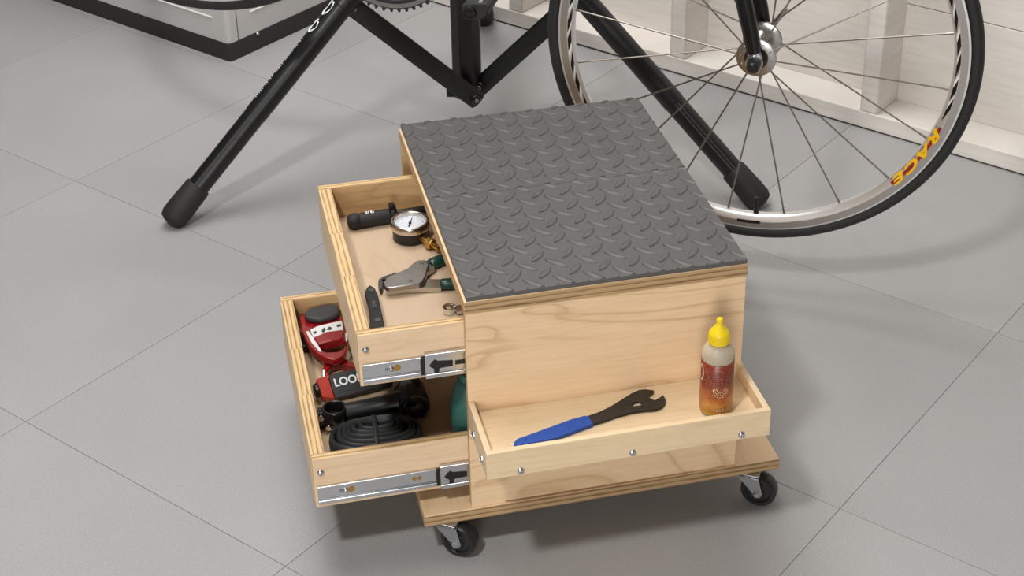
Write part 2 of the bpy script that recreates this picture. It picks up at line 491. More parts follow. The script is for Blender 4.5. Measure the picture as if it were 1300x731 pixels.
WV = (2.7345 - (0.59599 * TILE_O.x + .80299 * TILE_O.y))       # front of the sill plate, in tile axes
WU = -((TILE_O.x) * .80299 - .59599 * TILE_O.y)                # along-wall offset of the world origin
bm = BM(); add_box(bm, -4.2, 4.4, WV + .1012, WV + .13, 0, 2.4)
wall = obj('wall_back', bm, 'white_wood'); wall.matrix_world = TILE_M
tag(wall, 'whitewashed stud wall with bare framing', None, None, 'structure')
bm = BM(); add_box(bm, -4.2, 4.4, WV, WV + .089, .0035, .038)
obj('sill_plate', bm, 'white_wood', wall, bevel=.002)
bm = BM(); add_box(bm, -4.2, 4.4, WV + .004, WV + .085, 0, .0034); obj('sill_shadow_strip', bm, 'seam_and_shadow', wall)  # dark strip standing in for the contact shadow under the sill plate
bh = .2445
bm = BM(); add_box(bm, -4.2, 4.4, WV + .089, WV + .101, .0, bh - .0015)
b0 = obj('board', bm, 'white_wood', wall, bevel=.0015)
for k in range(1, 9): share('board', b0, wall, Matrix.Translation((0, 0, k * bh)))
bm = BM(); add_box(bm, 0, .038, WV + .0005, WV + .089, .038, 2.3)
s0 = obj('stud', bm, 'white_wood', wall, bevel=.003)
first = True
for w in (-3.45, -3.01, -2.57, -2.142, -1.713, -1.268, -.825, -.38, .06, .5):
    X = Matrix.Translation((w + WU, 0, 0))
    if first: s0.matrix_local = X; first = False
    else: share('stud', s0, wall, X)

# ================================================================== WHITE CABINET
cab = thing('floor_cabinet', 'white enamelled cabinet on a black plinth against the stud wall', 'cabinet', TILE_M @ Matrix.Translation((-.6877, 1.0829, 0)))
CW, CD = 1.3, WV - 1.0829 - .004
def round_rect_prism(bm, x0, x1, y0, y1, z0, z1, r, n=5):
    pts = []
    for cx, cy, a in ((x1 - r, y1 - r, 0), (x0 + r, y1 - r, 90), (x0 + r, y0 + r, 180), (x1 - r, y0 + r, 270)):
        for k in range(n + 1):
            t = math.radians(a + 90 * k / n); pts.append((cx + r * math.cos(t), cy + r * math.sin(t)))
    add_prism(bm, pts, z0, z1)
bm = BM(); round_rect_prism(bm, -CW, 0, 0, CD, 0, .040, .008); obj('plinth', bm, 'plinth', cab, bevel=.002)
bm = BM(); round_rect_prism(bm, -CW + .002, -.002, .002, CD - .002, .0402, .88, .012); obj('body', bm, 'cab', cab, bevel=.002)
bm = BM(); add_box(bm, -CW - .01, .01, -.01, CD, .8802, .91); obj('worktop', bm, 'cab', cab, bevel=.004)
bm = BM(); add_box(bm, -.0022, -.0014, .0295, .0312, .0405, .86); obj('panel_seam', bm, 'seam_and_shadow', cab, smooth=0)
bm = BM(); add_tube(bm, [(-.50, .0008, .093), (-.045, .0008, .093)], .0022, 8); obj('panel_ridge', bm, 'cab_highlight', cab)
bm = BM(); add_tube(bm, [(-.0012, .07, .093), (-.0012, .36, .093)], .0022, 8); obj('panel_ridge', bm, 'cab_highlight', cab)
bm = BM(); add_dome(bm, (.0, .085, .037), .004, .003, (1, 0, 0)); obj('screw', bm, 'screw', cab)

# ================================================================== ROLLING TOOL STOOL
st = thing('rolling_tool_stool', 'birch plywood rolling stool box with two open drawers and grey tread top', 'tool stool', BOX_M)
W, D = .3628, .4827
ZB0, ZB1, ZT = .0593, .0767, .4043
bm = BM(); ply_box(bm, -.0634, W + .0634, -.003, D, ZB0, ZB1, 2)
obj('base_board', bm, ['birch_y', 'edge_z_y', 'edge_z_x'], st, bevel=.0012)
# front panel with the shallow gap along its foot
bm = BM()
zt = .3773
pts = [(0, ZB1), (.045, ZB1), (.047, ZB1 + .0022), (.30, ZB1 + .0008), (.305, ZB1), (W, ZB1), (W, zt), (0, zt)]
Xf = Matrix(((1, 0, 0, 0), (0, 0, 1, 0), (0, 1, 0, 0), (0, 0, 0, 1)))
add_prism(bm, pts, 0, .012, X=Xf)
bm.normal_update()
for f in bm.faces:
    if abs(f.normal.y) < .5: f.material_index = 1
obj('front_panel', bm, ['birch_x', 'edge_y_z'], st, bevel=.0008)
bm = BM(); ply_box(bm, 0, W, D - .014, D - .002, ZB1, zt, 1); obj('back_panel', bm, ['birch_dark', 'edge_y_z', 'edge_y_x'], st, bevel=.0008)
bm = BM(); ply_box(bm, W - .012, W - .0005, .0122, D - .0142, ZB1, zt, 0); obj('end_panel', bm, ['birch_dark', 'edge_y_z', 'edge_x_y'], st)
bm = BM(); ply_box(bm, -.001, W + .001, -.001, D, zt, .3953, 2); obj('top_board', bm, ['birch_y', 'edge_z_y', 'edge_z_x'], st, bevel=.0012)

# tread mat: two cut pieces with raised lugs
def lug(bm, cx, cy, ang, z, L=.034, Wd=.0112, h=.0021):
    n = 8; hl = L / 2; hw = Wd / 2
    R = (hl * hl + hw * hw) / (2 * hw)
    base, mid = [], []
    prof = []
    for k in range(n + 1):
        x = -hl + L * k / n
        prof.append((x, math.sqrt(max(0, R * R - x * x)) - (R - hw)))
    ring = [(x, y) for x, y in prof] + [(x, -y) for x, y in prof[-2:0:-1]]
    ca, sa = math.cos(ang), math.sin(ang)
    def P(x, y, zz): return bm.verts.new((cx + x * ca - y * sa, cy + x * sa + y * ca, zz))
    b0 = [P(x, y, z - .0005) for x, y in ring]
    b1 = [P(x * .95, y * .80, z + h * .62) for x, y in ring]
    b2 = [P(x * .84, y * .38, z + h) for x, y in ring]
    m = len(ring)
    for A, B in ((b0, b1), (b1, b2)):
        for k in range(m): bm.faces.new((A[k], A[(k + 1) % m], B[(k + 1) % m], B[k]))
    bm.faces.new(b2); bm.faces.new(b0[::-1])
def clip(bm, co, no):
    r = bmesh.ops.bisect_plane(bm, geom=bm.verts[:] + bm.edges[:] + bm.faces[:], plane_co=co, plane_no=no, clear_outer=True)
    bmesh.ops.edgenet_fill(bm, edges=[e for e in r['geom_cut'] if isinstance(e, bmesh.types.BMEdge)])
ZM = .4018
SEAM = .252
for y0, y1, ox, oy in ((-.0005, SEAM - .0003, .012, .010), (SEAM + .0003, D, .026, .027)):
    bm = BM(); add_box(bm, .002, W, y0, y1, .3953, ZM)
    mat = obj('tread_mat', bm, 'mat', st, bevel=.0008, smooth=0)
    bm = BM()
    p, q = .0385, .0400
    for i in range(-1, 12):
        for j in range(-2, 15):
            for dx, dy, an, L in ((0, 0, -math.radians(45), .036), (.5, .5, math.radians(47), .031)):
                cx, cy = ox + (i + dx) * p, oy + (j - 1 + dy) * q
                if -.02 < cx < W + .02 and y0 - .02 < cy < y1 + .02: lug(bm, cx, cy, an, ZM, L)
    clip(bm, (.003, 0, 0), (-1, 0, 0)); clip(bm, (W - .001, 0, 0), (1, 0, 0))
    clip(bm, (0, y0 + .0008, 0), (0, -1, 0)); clip(bm, (0, y1 - .0008, 0), (0, 1, 0))
    tag(obj('tread_relief', bm, 'mat', mat, smooth=50), kind='stuff')

# drawers
def screw(parent, c, axis, r=.0042, washer=True, name='screw'):
    bm = BM()
    X = Matrix.Translation(Vector(c)) @ Vector(axis).to_track_quat('Z', 'Y').to_matrix().to_4x4()
    add_lathe(bm, [(0, 0), (r * 1.0, 0), (r, r * .25), (r * .8, r * .55), (r * .45, r * .72), (r * .3, r * .74), (r * .24, r * .5), (0, r * .45)], 16, X)
    return obj(name, bm, 'screw', parent)
def make_drawer(x0, z0, z1, zf, floor_mat_, rail_x, label):
    y0, y1, x1 = .020, .413, .235
    bm = BM(); ply_box(bm, x0 + .010, x1 - .004, y0 + .006, y1 - .006, zf - .006, zf, 2)
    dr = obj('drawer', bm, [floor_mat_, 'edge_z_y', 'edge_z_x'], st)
    dr['label'] = label
    bm = BM(); ply_box(bm, x0 + .0005, x1, y0, y0 + .012, z0, z1, 1); obj('side_wall', bm, ['birch_x2', 'edge_y_z', 'edge_y_x'], dr, bevel=.0008)
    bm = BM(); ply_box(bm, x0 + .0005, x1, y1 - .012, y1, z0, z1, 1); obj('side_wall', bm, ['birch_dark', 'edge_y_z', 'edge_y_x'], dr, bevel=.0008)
    # end wall of three abutting lengths of plywood: tops differ slightly
    L = y1 - y0 - .0242
    cuts = [0, .35, .655, 1]
    for k in range(3):
        a, b = y0 + .0121 + L * cuts[k], y0 + .0121 + L * cuts[k + 1]
        dz = dx = 0; em = ('edge_x_y', 'edge_x_y2', 'edge_x_y')[k]
        bm = BM(); ply_box(bm, x0 + dx, x0 + .018 + dx, a, b, z0, z1 + dz, 0)
        obj('end_wall', bm, ['birch_y', em, em], dr, bevel=.0003)
    bm = BM(); ply_box(bm, x1 - .012, x1 - .0002, y0 + .0122, y1 - .0122, z0, z1, 0); obj('rear_wall', bm, ['birch_y', 'edge_x_y', 'edge_x_y'], dr)
    screw(dr, (x0 + .010, y0, z1 - .0215), (0, -1, 0), .0046)
    # telescopic slide: thin inner member on the drawer, wider outer member on the stool
    zt_, zb_ = z1 - .0425, z1 - .0700
    bm = BM(); add_box(bm, x0 + .004, x1 - .02, y0 - .0012, y0 - .0001, zb_, zt_)
    for za, zc in ((zb_ - .0004, zb_ + .0052), (zt_ - .0036, zt_ + .0004)):
        add_box(bm, x0 + .004, x1 - .02, y0 - .0040, y0 - .0010, za, zc)
    rail = obj('slide_rail', bm, 'zinc', dr, bevel=.0006)
    bm = BM(); ym = y0 - .0012
    for dx, rx, rz, mfi in ((.034, .0022, .0030, 0), (.047, .0048, .0022, 1)):
        Xh = Matrix.Translation((x0 + dx, ym, (zt_ + zb_) / 2 + .002)) @ Matrix.Rotation(PI / 2, 4, 'X')
        add_lathe(bm, [(0, .0004), (rx, .0003), (rx, 0)], 14, Xh, mf=mfi)
    obj('slot', bm, ['steel', 'brass'], dr)
    if rail_x - x0 > .12:
        bm = BM()
        for dx, rx in ((.135, .003), (.142, .003)):
            Xh = Matrix.Translation((x0 + dx - .006, ym, (zt_ + zb_) / 2 + .002)) @ Matrix.Rotation(PI / 2, 4, 'X')
            add_lathe(bm, [(0, .0004), (rx, .0003), (rx, 0)], 14, Xh)
        obj('slot', bm, 'brass', dr)
    screw(dr, (x0 + .040, ym, (zt_ + zb_) / 2 + .001), (0, -1, 0), .0034)
    bm = BM()
    add_box(bm, rail_x - .005, rail_x + .001, y0 - .0048, y0 - .0013, zb_ + .001, zt_ + .0005)
    obj('ball_cage', bm, 'black_plastic', dr, bevel=.0005)
    ZT2, ZB2 = z1 - .0370, z1 - .0735
    bm = BM(); xr = x1 + .01
    add_box(bm, rail_x, xr, y0 - .0062, y0 - .0050, ZB2, ZT2)
    for za, zc in ((ZB2, ZB2 + .0065), (ZT2 - .0060, ZT2)):
        add_box(bm, rail_x, xr, y0 - .0078, y0 - .0020, za, zc)
    outer = obj('slide_channel', bm, 'zinc', st, bevel=.001)
    bm = BM(); zm = (ZT2 + ZB2) / 2
    add_prism(bm, [(0, 0), (.004, .006), (.008, .009), (.011, .006), (.030, .004), (.030, -.004), (.013, -.005), (.012, -.011), (.006, -.012), (.006, -.005)],
              0, .0008, X=Matrix.Translation((rail_x + .005, y0 - .0060, zm)) @ Matrix.Rotation(PI / 2, 4, 'X'))
    add_box(bm, rail_x + .038, rail_x + .075, y0 - .0068, y0 - .0060, zm - .003, zm + .003)
    obj('release_lever', bm, 'black_plastic', outer)
    return dr
ZU, ZL = .306, .128
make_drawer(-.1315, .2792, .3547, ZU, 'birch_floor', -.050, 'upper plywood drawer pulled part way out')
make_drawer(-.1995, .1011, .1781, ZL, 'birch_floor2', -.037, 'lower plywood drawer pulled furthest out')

# side tray
TZ0, TZ1, TF, TY = .2072, .2465, .2285, -.1095
tray = None
bm = BM(); add_box(bm, .0075, W - .0075, TY + .0075, -.0003, TF - .009, TF)
tray = obj('tray', bm, 'pine_x', st); tray['label'] = 'pale shallow wooden tray screwed to the panel'
bm = BM(); add_box(bm, 0, W + .0006, TY, TY + .0075, TZ0, TZ1); obj('tray_front', bm, 'pine_x', tray, bevel=.0008)
bm = BM(); add_box(bm, 0, .0075, TY + .0076, -.0003, TZ0, TZ1); e0 = obj('tray_end', bm, 'pine_y', tray, bevel=.0008)
share('tray_end', e0, tray, Matrix.Translation((W - .0072, 0, 0)))
for px, py in ((661, 597), (803, 574), (941, 551)):
    r = ray(px, py); o = BOX_I @ C_POS; dv = BOX_I.to_3x3() @ r
    t = (TY - o.y) / dv.y; p = o + dv * t
    screw(tray, (p.x, TY, p.z), (0, -1, 0), .0046)
for yy in (-.034, -.083): screw(tray, (0, yy, .2200), (-1, 0, 0), .0046)

# casters
def caster(wx, wy, axis, parent):
    """wheel centre in stool axes, axis = horizontal direction of the visible axle end"""
    a = Vector((axis[0], axis[1], 0)).normalized(); fwd = Vector((-a.y, a.x, 0))
    if fwd.x < 0: fwd = -fwd
    Xc = frame((wx, wy, 0), fwd, z=(0, 0, 1))      # x = trail direction, y = +-axis
    s = 1 if Xc.to_3x3() @ Vector((0, 1, 0)) @ a > 0 else -1
    sw = -.017
    bm = BM()
    add_box(bm, sw - .019, sw + .019, -.021, .021, ZB0 - .0026, ZB0 - .0001, Xc)
    add_lathe(bm, [(0, ZB0 - .0095), (.014, ZB0 - .0095), (.0165, ZB0 - .0065), (.0165, ZB0 - .0026), (0, ZB0 - .0026)], 20, Xc @ Matrix.Translation((sw, 0, 0)))
    add_box(bm, sw - .013, sw + .018, -.0150, .0150, ZB0 - .0115, ZB0 - .0090, Xc)
    for k in (-1, 1):
        pts = [(sw - .013, ZB0 - .009), (sw + .018, ZB0 - .009), (.0075, .026), (.0055, .0205), (0, .0185), (-.0055, .0205), (-.0075, .026)]
        Xp = Xc @ Matrix.Translation((0, k * .0141, 0)) @ Matrix(((1, 0, 0, 0), (0, 0, 1, 0), (0, 1, 0, 0), (0, 0, 0, 1)))
        add_prism(bm, pts, -.0009, .0009, X=Xp)
    c = obj('caster', bm, 'zinc_dull', parent, bevel=.0006)
    bm = BM(); R = .0252
    Xw = Xc @ Matrix.Translation((0, 0, .0252)) @ Matrix.Rotation(PI / 2, 4, 'X')
    add_lathe(bm, [(0, -.0105), (.0085, -.0105), (.010, -.0085), (.0165, -.0080), (.018, -.0105), (R - .003, -.0105), (R - .0008, -.008), (R, -.0035), (R, .0035), (R - .0008, .008),
                   (R - .003, .0105), (.018, .0105), (.0165, .0080), (.010, .0085), (.0085, .0105), (0, .0105)], 40, Xw)
    obj('wheel', bm, 'caster_wheel', c)
    bm = BM(); add_lathe(bm, [(0, -.019), (.0035, -.019), (.0052, -.0175), (.0052, -.0150), (.003, -.0150), (.003, .0150), (.0052, .0150), (.0052, .0175), (.0035, .019), (0, .019)], 6, Xw)
    obj('axle_bolt', bm, 'zinc', c, smooth=20)
pl = loc(584, 682, .0252); pr_ = loc(964, 619, .0252)
caster(pl.x, pl.y, (-.57, -.82), st); caster(pr_.x, pr_.y, (-.57, -.82), st)
caster(-.012, D - .045, (-.57, -.82), st); caster(W + .012, D - .045, (-.57, -.82), st)

# ================================================================== THINGS ON THE TRAY
def in_box(x, y, z, ang=0): return BOX_M @ Matrix.Translation((x, y, z)) @ Matrix.Rotation(ang, 4, 'Z')
bp_ = loc(908, 519, TF)
bo = thing('lubricant_bottle', 'clear lubricant bottle with yellow spout cap and red brown label in the tray', 'bottle', in_box(bp_.x, bp_.y, TF))
R = .0205
bm = BM()
add_lathe(bm, [(0, .0010), (R - .003, .0005), (R - .0008, .0012), (R, .004), (R, .083), (R - .0006, .090), (R - .003, .0955), (R - .0075, .0990), (.0112, .1003), (.0112, .106), (.0098, .106),
               (.0098, .0995), (R - .009, .0975), (R - .0045, .0940), (R - .0020, .088), (R - .0014, .083), (R - .0014, .005), (0, .0035)], 48)
obj('bottle_body', bm, 'bottle', bo, smooth=50)
bm = BM(); add_lathe(bm, [(0, .0040), (R - .0020, .0042), (R + .0001, .0046), (R + .0001, .0074), (R - .0016, .0080), (R - .0016, .0200), (0, .0200)], 40); obj('oil', bm, 'oil', bo)
bm = BM(); add_lathe(bm, [(R + .0002, .0075), (R + .0004, .0077), (R + .0004, .0795), (R + .0002, .0797)], 64); lab = obj('printed_label', bm, 'label', bo, smooth=60)
# print on the wrap: a dark cream-edged roundel, an arc of lettering and a pale foot line
toc = (BOX_I.to_3x3() @ (C_POS - at_height(908, 519, TF))); base_a = math.atan2(toc.y, toc.x)
def on_label(da, z): 
    a = base_a + da; rr = R + .0006
    return Vector((rr * math.cos(a), rr * math.sin(a), z))
bm = BM()
def label_strip(bm, pts, w):
    for k in range(len(pts) - 1):
        (a0, z0), (a1, z1) = pts[k], pts[k + 1]
        tx, tz = (a1 - a0) * R, z1 - z0; l = math.hypot(tx, tz); nx, nz = -tz / l * w / R, tx / l * w
        vs = [bm.verts.new(on_label(a0 + nx, z0 + nz)), bm.verts.new(on_label(a1 + nx, z1 + nz)), bm.verts.new(on_label(a1 - nx, z1 - nz)), bm.verts.new(on_label(a0 - nx, z0 - nz))]
        bm.faces.new(vs)
label_strip(bm, [(-1.15 + .22 * math.cos(t * PI / 8), .062 + .011 * math.sin(t * PI / 8)) for t in range(17)], .0009)
for rr_, zz_ in ((.46, .044), (.36, .045), (.26, .046)):
    for k in range(9):
        t0_, t1_ = PI + PI * k / 9, PI + PI * (k + .62) / 9
        label_strip(bm, [(.28 + rr_ * math.cos(t0_), zz_ + .026 * rr_ * math.sin(t0_)), (.28 + rr_ * math.cos(t1_), zz_ + .026 * rr_ * math.sin(t1_))], .00045)
for k in range(6): label_strip(bm, [(-.1 + k * .17, .0125), (-.1 + k * .17 + .1, .0125)], .0022 if k % 2 else .0014)
obj('label_print', bm, 'pine_x', lab, smooth=0)
bm = BM()
prof = [(0, .1375), (.0030, .1372), (.0042, .1358), (.0045, .1335), (.0040, .1305), (.0050, .1275), (.0085, .1225), (.0118, .1185), (.0128, .1165), (.0130, .1150), (.0130, .1030), (.0115, .1025), (0, .1025)]
add_lathe(bm, prof, 40)
cap = obj('spout_cap', bm, 'yellow', bo, smooth=40)
bm = BM()
for k in range(36):
    a = 2 * PI * k / 36
    add_box(bm, .0128, .0134, -.0005, .0005, .1035, .1145, Matrix.Rotation(a, 4, 'Z'))
tag(obj('cap_rib', bm, 'yellow', cap, smooth=0), kind='stuff')

def trace(pts, ox, oy, sc, z, org=None):
    out = []
    for a, b in pts:
        p = loc(ox + a / sc, oy + b / sc, z); out.append((p.x, p.y))
    return out
SCW = 5.909
zt_ = TF + .004
steel_o = trace([(560, 330), (600, 290), (700, 257), (790, 215), (880, 160), (950, 115), (1010, 88), (1060, 82), (1125, 90), (1118, 108), (1075, 138), (1130, 165), (1195, 126), (1213, 160), (1205, 195), (1180, 218), (1130, 236), (1050, 241), (950, 256), (850, 282), (760, 316), (665, 345), (600, 360)], 640, 480, SCW, zt_)
steel_h = trace([(945, 210), (975, 180), (1005, 172), (1048, 190), (1020, 204)], 640, 480, SCW, zt_)
grip_o = trace([(72, 508), (76, 480), (100, 455), (200, 420), (350, 365), (500, 310), (600, 283), (632, 285), (667, 343), (560, 383), (440, 428), (340, 459), (230, 481), (130, 499), (92, 514)], 640, 480, SCW, zt_ + .001)
wo = loc(740, 535, TF)
wr = thing('cone_wrench', 'flat open-end cone wrench with blue dipped handle lying in the tray', 'wrench', in_box(wo.x, wo.y, TF))
sh = lambda P: [(x - wo.x, y - wo.y) for x, y in P]
bm = BM(); add_prism(bm, sh(steel_o), .0012, .0042, [sh(steel_h)]); obj('steel_head', bm, 'wrench', wr, bevel=.0006)
bm = BM(); add_prism(bm, sh(grip_o), .0001, .0054); obj('dipped_grip', bm, 'blue', wr, bevel=.0014, seg=3)
hp = loc(667.5, 558.5, zt_)
bm = BM(); add_lathe(bm, [(.0016, .0053), (.0024, .0053), (.0024, .0057), (.0016, .0057)], 14, Matrix.Translation((hp.x - wo.x, hp.y - wo.y, 0)), closed=True); obj('hanging_eyelet', bm, 'blue', wr)

# ================================================================== UPPER DRAWER
# hand pump
zc = ZU + .0118
pa, pb, pc = loc(448, 281, zc), loc(495, 273.5, zc), loc(550, 266, zc)
ax = (pb - pa).normalized()
hp_ = thing('hand_pump', 'black hand pump with rubber grip beside the pressure gauge', 'pump', BOX_M @ frame((pa.x, pa.y, ZU), ax, z=(0, 0, 1)))
Lg = (pb - pa).length
def lathe_x(bm, prof, zc, seg=24, mf=0):      # profile (r, x) about local x axis at height zc
    X = Matrix.Translation((0, 0, zc)) @ Matrix.Rotation(PI / 2, 4, 'Y')
    add_lathe(bm, prof, seg, X, mf=mf)
bm = BM(); lathe_x(bm, [(0, -.0075), (.0070, -.0075), (.0100, -.005), (.0116, 0), (.0116, .0055), (.0100, .0085), (.0092, .010), (0, .010)], .0118); obj('end_cap', bm, 'rubber', hp_)
bm = BM(); lathe_x(bm, [(0, .0095), (.0098, .0095), (.0106, .012), (.0106, Lg - .004), (.0100, Lg - .001), (0, Lg - .001)], .0118); gr = obj('grip', bm, 'rubber', hp_)
bm = BM()
for k, wdt in enumerate((.0016, .0008, .0016, .0010)):
    add_box(bm, .019 + k * .0034, .019 + k * .0034 + wdt * 1.4, -.003, .003, .0219, .0228)
obj('grip_print', bm, 'white', gr, smooth=0)
bm = BM(); lathe_x(bm, [(0, Lg), (.0116, Lg), (.0116, Lg + .006), (0, Lg + .006)], .0118)
add_prism(bm, [(Lg - .0005, .018), (Lg - .001, .029), (Lg + .003, .0315), (Lg + .0075, .030), (Lg + .010, .020)], -.004, .004, X=Matrix(((1, 0, 0, 0), (0, 0, -1, 0), (0, 1, 0, 0), (0, 0, 0, 1))))
obj('lock_collar', bm, 'black_plastic', hp_, bevel=.0006)
bm = BM(); lathe_x(bm, [(0, Lg + .0055), (.0072, Lg + .0055), (.0066, Lg + .012), (.0066, .185), (.0085, .187), (.0085, .197), (0, .197)], .0118); obj('barrel', bm, 'black', hp_)

# pressure gauge
gp = loc(521.5, 301.5, ZU)
ga = thing('pressure_gauge', 'round pressure gauge with steel bezel, white dial and brass fitting', 'gauge', in_box(gp.x, gp.y, ZU))
bm = BM(); add_lathe(bm, [(0, 0), (.0235, 0), (.0250, .0015), (.0250, .0180), (0, .0180)], 48); obj('case', bm, 'black', ga)
bm = BM(); add_lathe(bm, [(.0252, .0172), (.0268, .0180), (.0272, .0200), (.0272, .0262), (.0262, .0282), (.0240, .0288), (.0226, .0278), (.0222, .0235), (.0224, .0180)], 56, closed=True); obj('bezel', bm, 'bezel', ga)
bm = BM(); add_lathe(bm, [(0, .0218), (.0221, .0218), (.0221, .0226), (0, .0226)], 48); dial = obj('dial', bm, 'dial', ga)
vx = BOX_M.to_3x3().inverted()
bm = BM()
for k in range(28):
    a = math.radians(-225 + k * 10) - BOX_YAW + PI / 2 + math.radians(90)
    lw = .0030 if k % 3 == 0 else .0018
    add_box(bm, .0196 - lw, .0196, -.00022, .00022, .0226, .0228, Matrix.Rotation(a, 4, 'Z'))
obj('dial_scale', bm, 'gloss_black', dial, smooth=0)
bm = BM()
na = math.radians(83) - BOX_YAW
Xn = Matrix.Rotation(na, 4, 'Z')
add_prism(bm, [(-.0095, -.0011), (-.0095, .0011), (0, .0007), (.0165, .0002), (.0165, -.0002), (0, -.0007)], .0236, .0240, X=Xn)
add_lathe(bm, [(0, .0226), (.0021, .0226), (.0021, .0246), (0, .0248)], 16)
obj('needle', bm, 'gloss_black', ga)
bf = loc(547, 309.5, ZU + .0085) - gp; bf.z = 0
bm = BM(); Xb = frame((0, 0, .0088), bf, z=(0, 0, 1)) @ Matrix.Rotation(PI / 2, 4, 'Y')
Lb = bf.length
add_lathe(bm, [(0, .0235), (.0048, .0235), (.0048, Lb - .0055), (0, Lb - .0055)], 18, Xb)
add_lathe(bm, [(0, Lb - .0065), (.0076, Lb - .0065), (.0086, Lb - .005), (.0086, Lb + .003), (.0076, Lb + .0045), (0, Lb + .0045)], 6, Xb)
add_lathe(bm, [(0, Lb + .005), (.0042, Lb + .005), (.0042, Lb + .014), (.0050, Lb + .0145), (.0050, Lb + .019), (0, Lb + .019)], 16, Xb)
obj('brass_fitting', bm, 'brass', ga, smooth=25)

# pliers with green grips
SP = 6.646
po = loc(525, 350, ZU)
pli = thing('cable_pliers', 'grey steel pliers with dark green handle grips', 'pliers', in_box(po.x, po.y, ZU))
def T2(pts, z): return [(x - po.x, y - po.y) for x, y in trace(pts, 470, 300, SP, z)]
bm = BM(); add_prism(bm, T2([(108, 395), (140, 345), (230, 305), (320, 265), (360, 225), (400, 200), (460, 198), (490, 215), (495, 245), (480, 280), (470, 330), (440, 380), (410, 400), (160, 432), (128, 425)], ZU + .016), .0090, .0160)
up_ = obj('upper_jaw_plate', bm, 'steel', pli, bevel=.0012)
bm = BM(); add_prism(bm, T2([(66, 400), (72, 362), (108, 338), (165, 318), (210, 312), (235, 330), (200, 352), (130, 358), (105, 390), (98, 435), (80, 446)], ZU + .010), .0025, .0100); obj('hooked_jaw', bm, 'steel_dark', pli, bevel=.0008)
bm = BM(); add_prism(bm, T2([(132, 430), (220, 400), (430, 372), (590, 372), (600, 440), (300, 455), (200, 470), (150, 474)], ZU + .006), .0006, .0085); obj('lower_handle', bm, 'alu', pli, bevel=.0008)
bm = BM(); add_prism(bm, T2([(455, 225), (505, 205), (545, 262), (505, 285), (475, 300)], ZU + .010), .0030, .0088); obj('upper_handle', bm, 'steel', pli, bevel=.0008)
for (x, y) in ((434, 232), (341, 376), (470, 215)):
    p = loc(470 + x / SP, 300 + y / SP, ZU + .016); bm = BM()
    add_dome(bm, (p.x - po.x, p.y - po.y, .0158), .0026, .0012); obj('rivet', bm, 'steel_dark', pli)
for (x, y) in ((205, 322), (262, 326)):
    p = loc(470 + x / SP, 300 + y / SP, ZU + .010); bm = BM()
    add_lathe(bm, [(0, .0005), (.0040, .0005), (.0040, .0105), (.0032, .0115), (0, .0115)], 14, Matrix.Translation((p.x - po.x, p.y - po.y, 0))); obj('pivot_pin', bm, 'chrome', pli)
for a, b, wdt in (((505, 240), (610, 195), .0088), ((592, 405), (700, 400), .0085)):
    A = loc(470 + a[0] / SP, 300 + a[1] / SP, ZU + .0075) ; B = loc(470 + b[0] / SP, 300 + b[1] / SP, ZU + .0075)
    dv = (B - A).normalized(); A -= po; B -= po; A.z = B.z = 0
    pts = [A + dv * s + Vector((0, 0, .0078)) for s in (0, .0015, .010, .03, .06, .078, .080)]
    bm = BM(); add_tube(bm, pts, [(wdt * .85, .0058), (wdt, .0068), (wdt * 1.03, .0072), (wdt, .0072), (wdt, .0072), (wdt * .9, .0066), (wdt * .6, .0045)], 20, up=(0, 0, 1)); obj('handle_grip', bm, 'green_grip', pli, smooth=50)

# folded multi tool
SM = 6.09
mo = loc(476, 395, ZU)
mt = thing('folding_multi_tool', 'folded black pocket multi tool lying by the drawer end wall', 'multi tool', in_box(mo.x, mo.y, ZU))
def T3(pts, z): return [(x - mo.x, y - mo.y) for x, y in trace(pts, 410, 320, SM, z)]
top_ = [(322, 310), (340, 275), (362, 255), (385, 268), (402, 280), (425, 335), (440, 400), (462, 500), (482, 612), (440, 622), (356, 626), (350, 570), (366, 540), (356, 450), (350, 385), (333, 350)]
bm = BM(); add_prism(bm, T3([(x, y + 12) for x, y in top_], ZU + .0045), .0004, .0050); obj('lower_plate', bm, 'black_matt', mt, bevel=.0008)
bm = BM(); add_prism(bm, T3(top_, ZU + .015), .0112, .0155); obj('upper_plate', bm, 'black', mt, bevel=.0010)
a3, b3 = loc(410 + 375 / SM, 320 + 330 / SM, ZU + .008) - mo, loc(410 + 425 / SM, 320 + 560 / SM, ZU + .008) - mo
a3.z = b3.z = 0; dv = (b3 - a3).normalized(); sd = Vector((-dv.y, dv.x, 0))
for k, o_ in enumerate((-.0052, -.0016, .0020, .0056)):
    bm = BM(); p0, p1 = a3 + sd * o_ + dv * (.002 * (k % 2)), b3 + sd * o_ - dv * (.004 * ((k + 1) % 2))
    add_tube(bm, [p0 + Vector((0, 0, .0081)), p1 + Vector((0, 0, .0081))], (.0014, .0029), 6, up=(0, 0, 1)); obj('folded_bit', bm, 'steel_dark', mt)
for p in (a3, b3):
    bm = BM(); add_lathe(bm, [(0, .0153), (.0042, .0153), (.0042, .0163), (.0022, .0166), (0, .0158)], 16, Matrix.Translation(p)); obj('pivot_bolt', bm, 'steel_dark', mt)
bm = BM(); p0, p1 = a3 * .62 + b3 * .38, a3 * .38 + b3 * .62
add_tube(bm, [p0 + Vector((0, 0, .0156)), p1 + Vector((0, 0, .0156))], (.0028, .0007), 8, up=(0, 0, 1)); obj('name_plate', bm, 'grey_plate', mt)

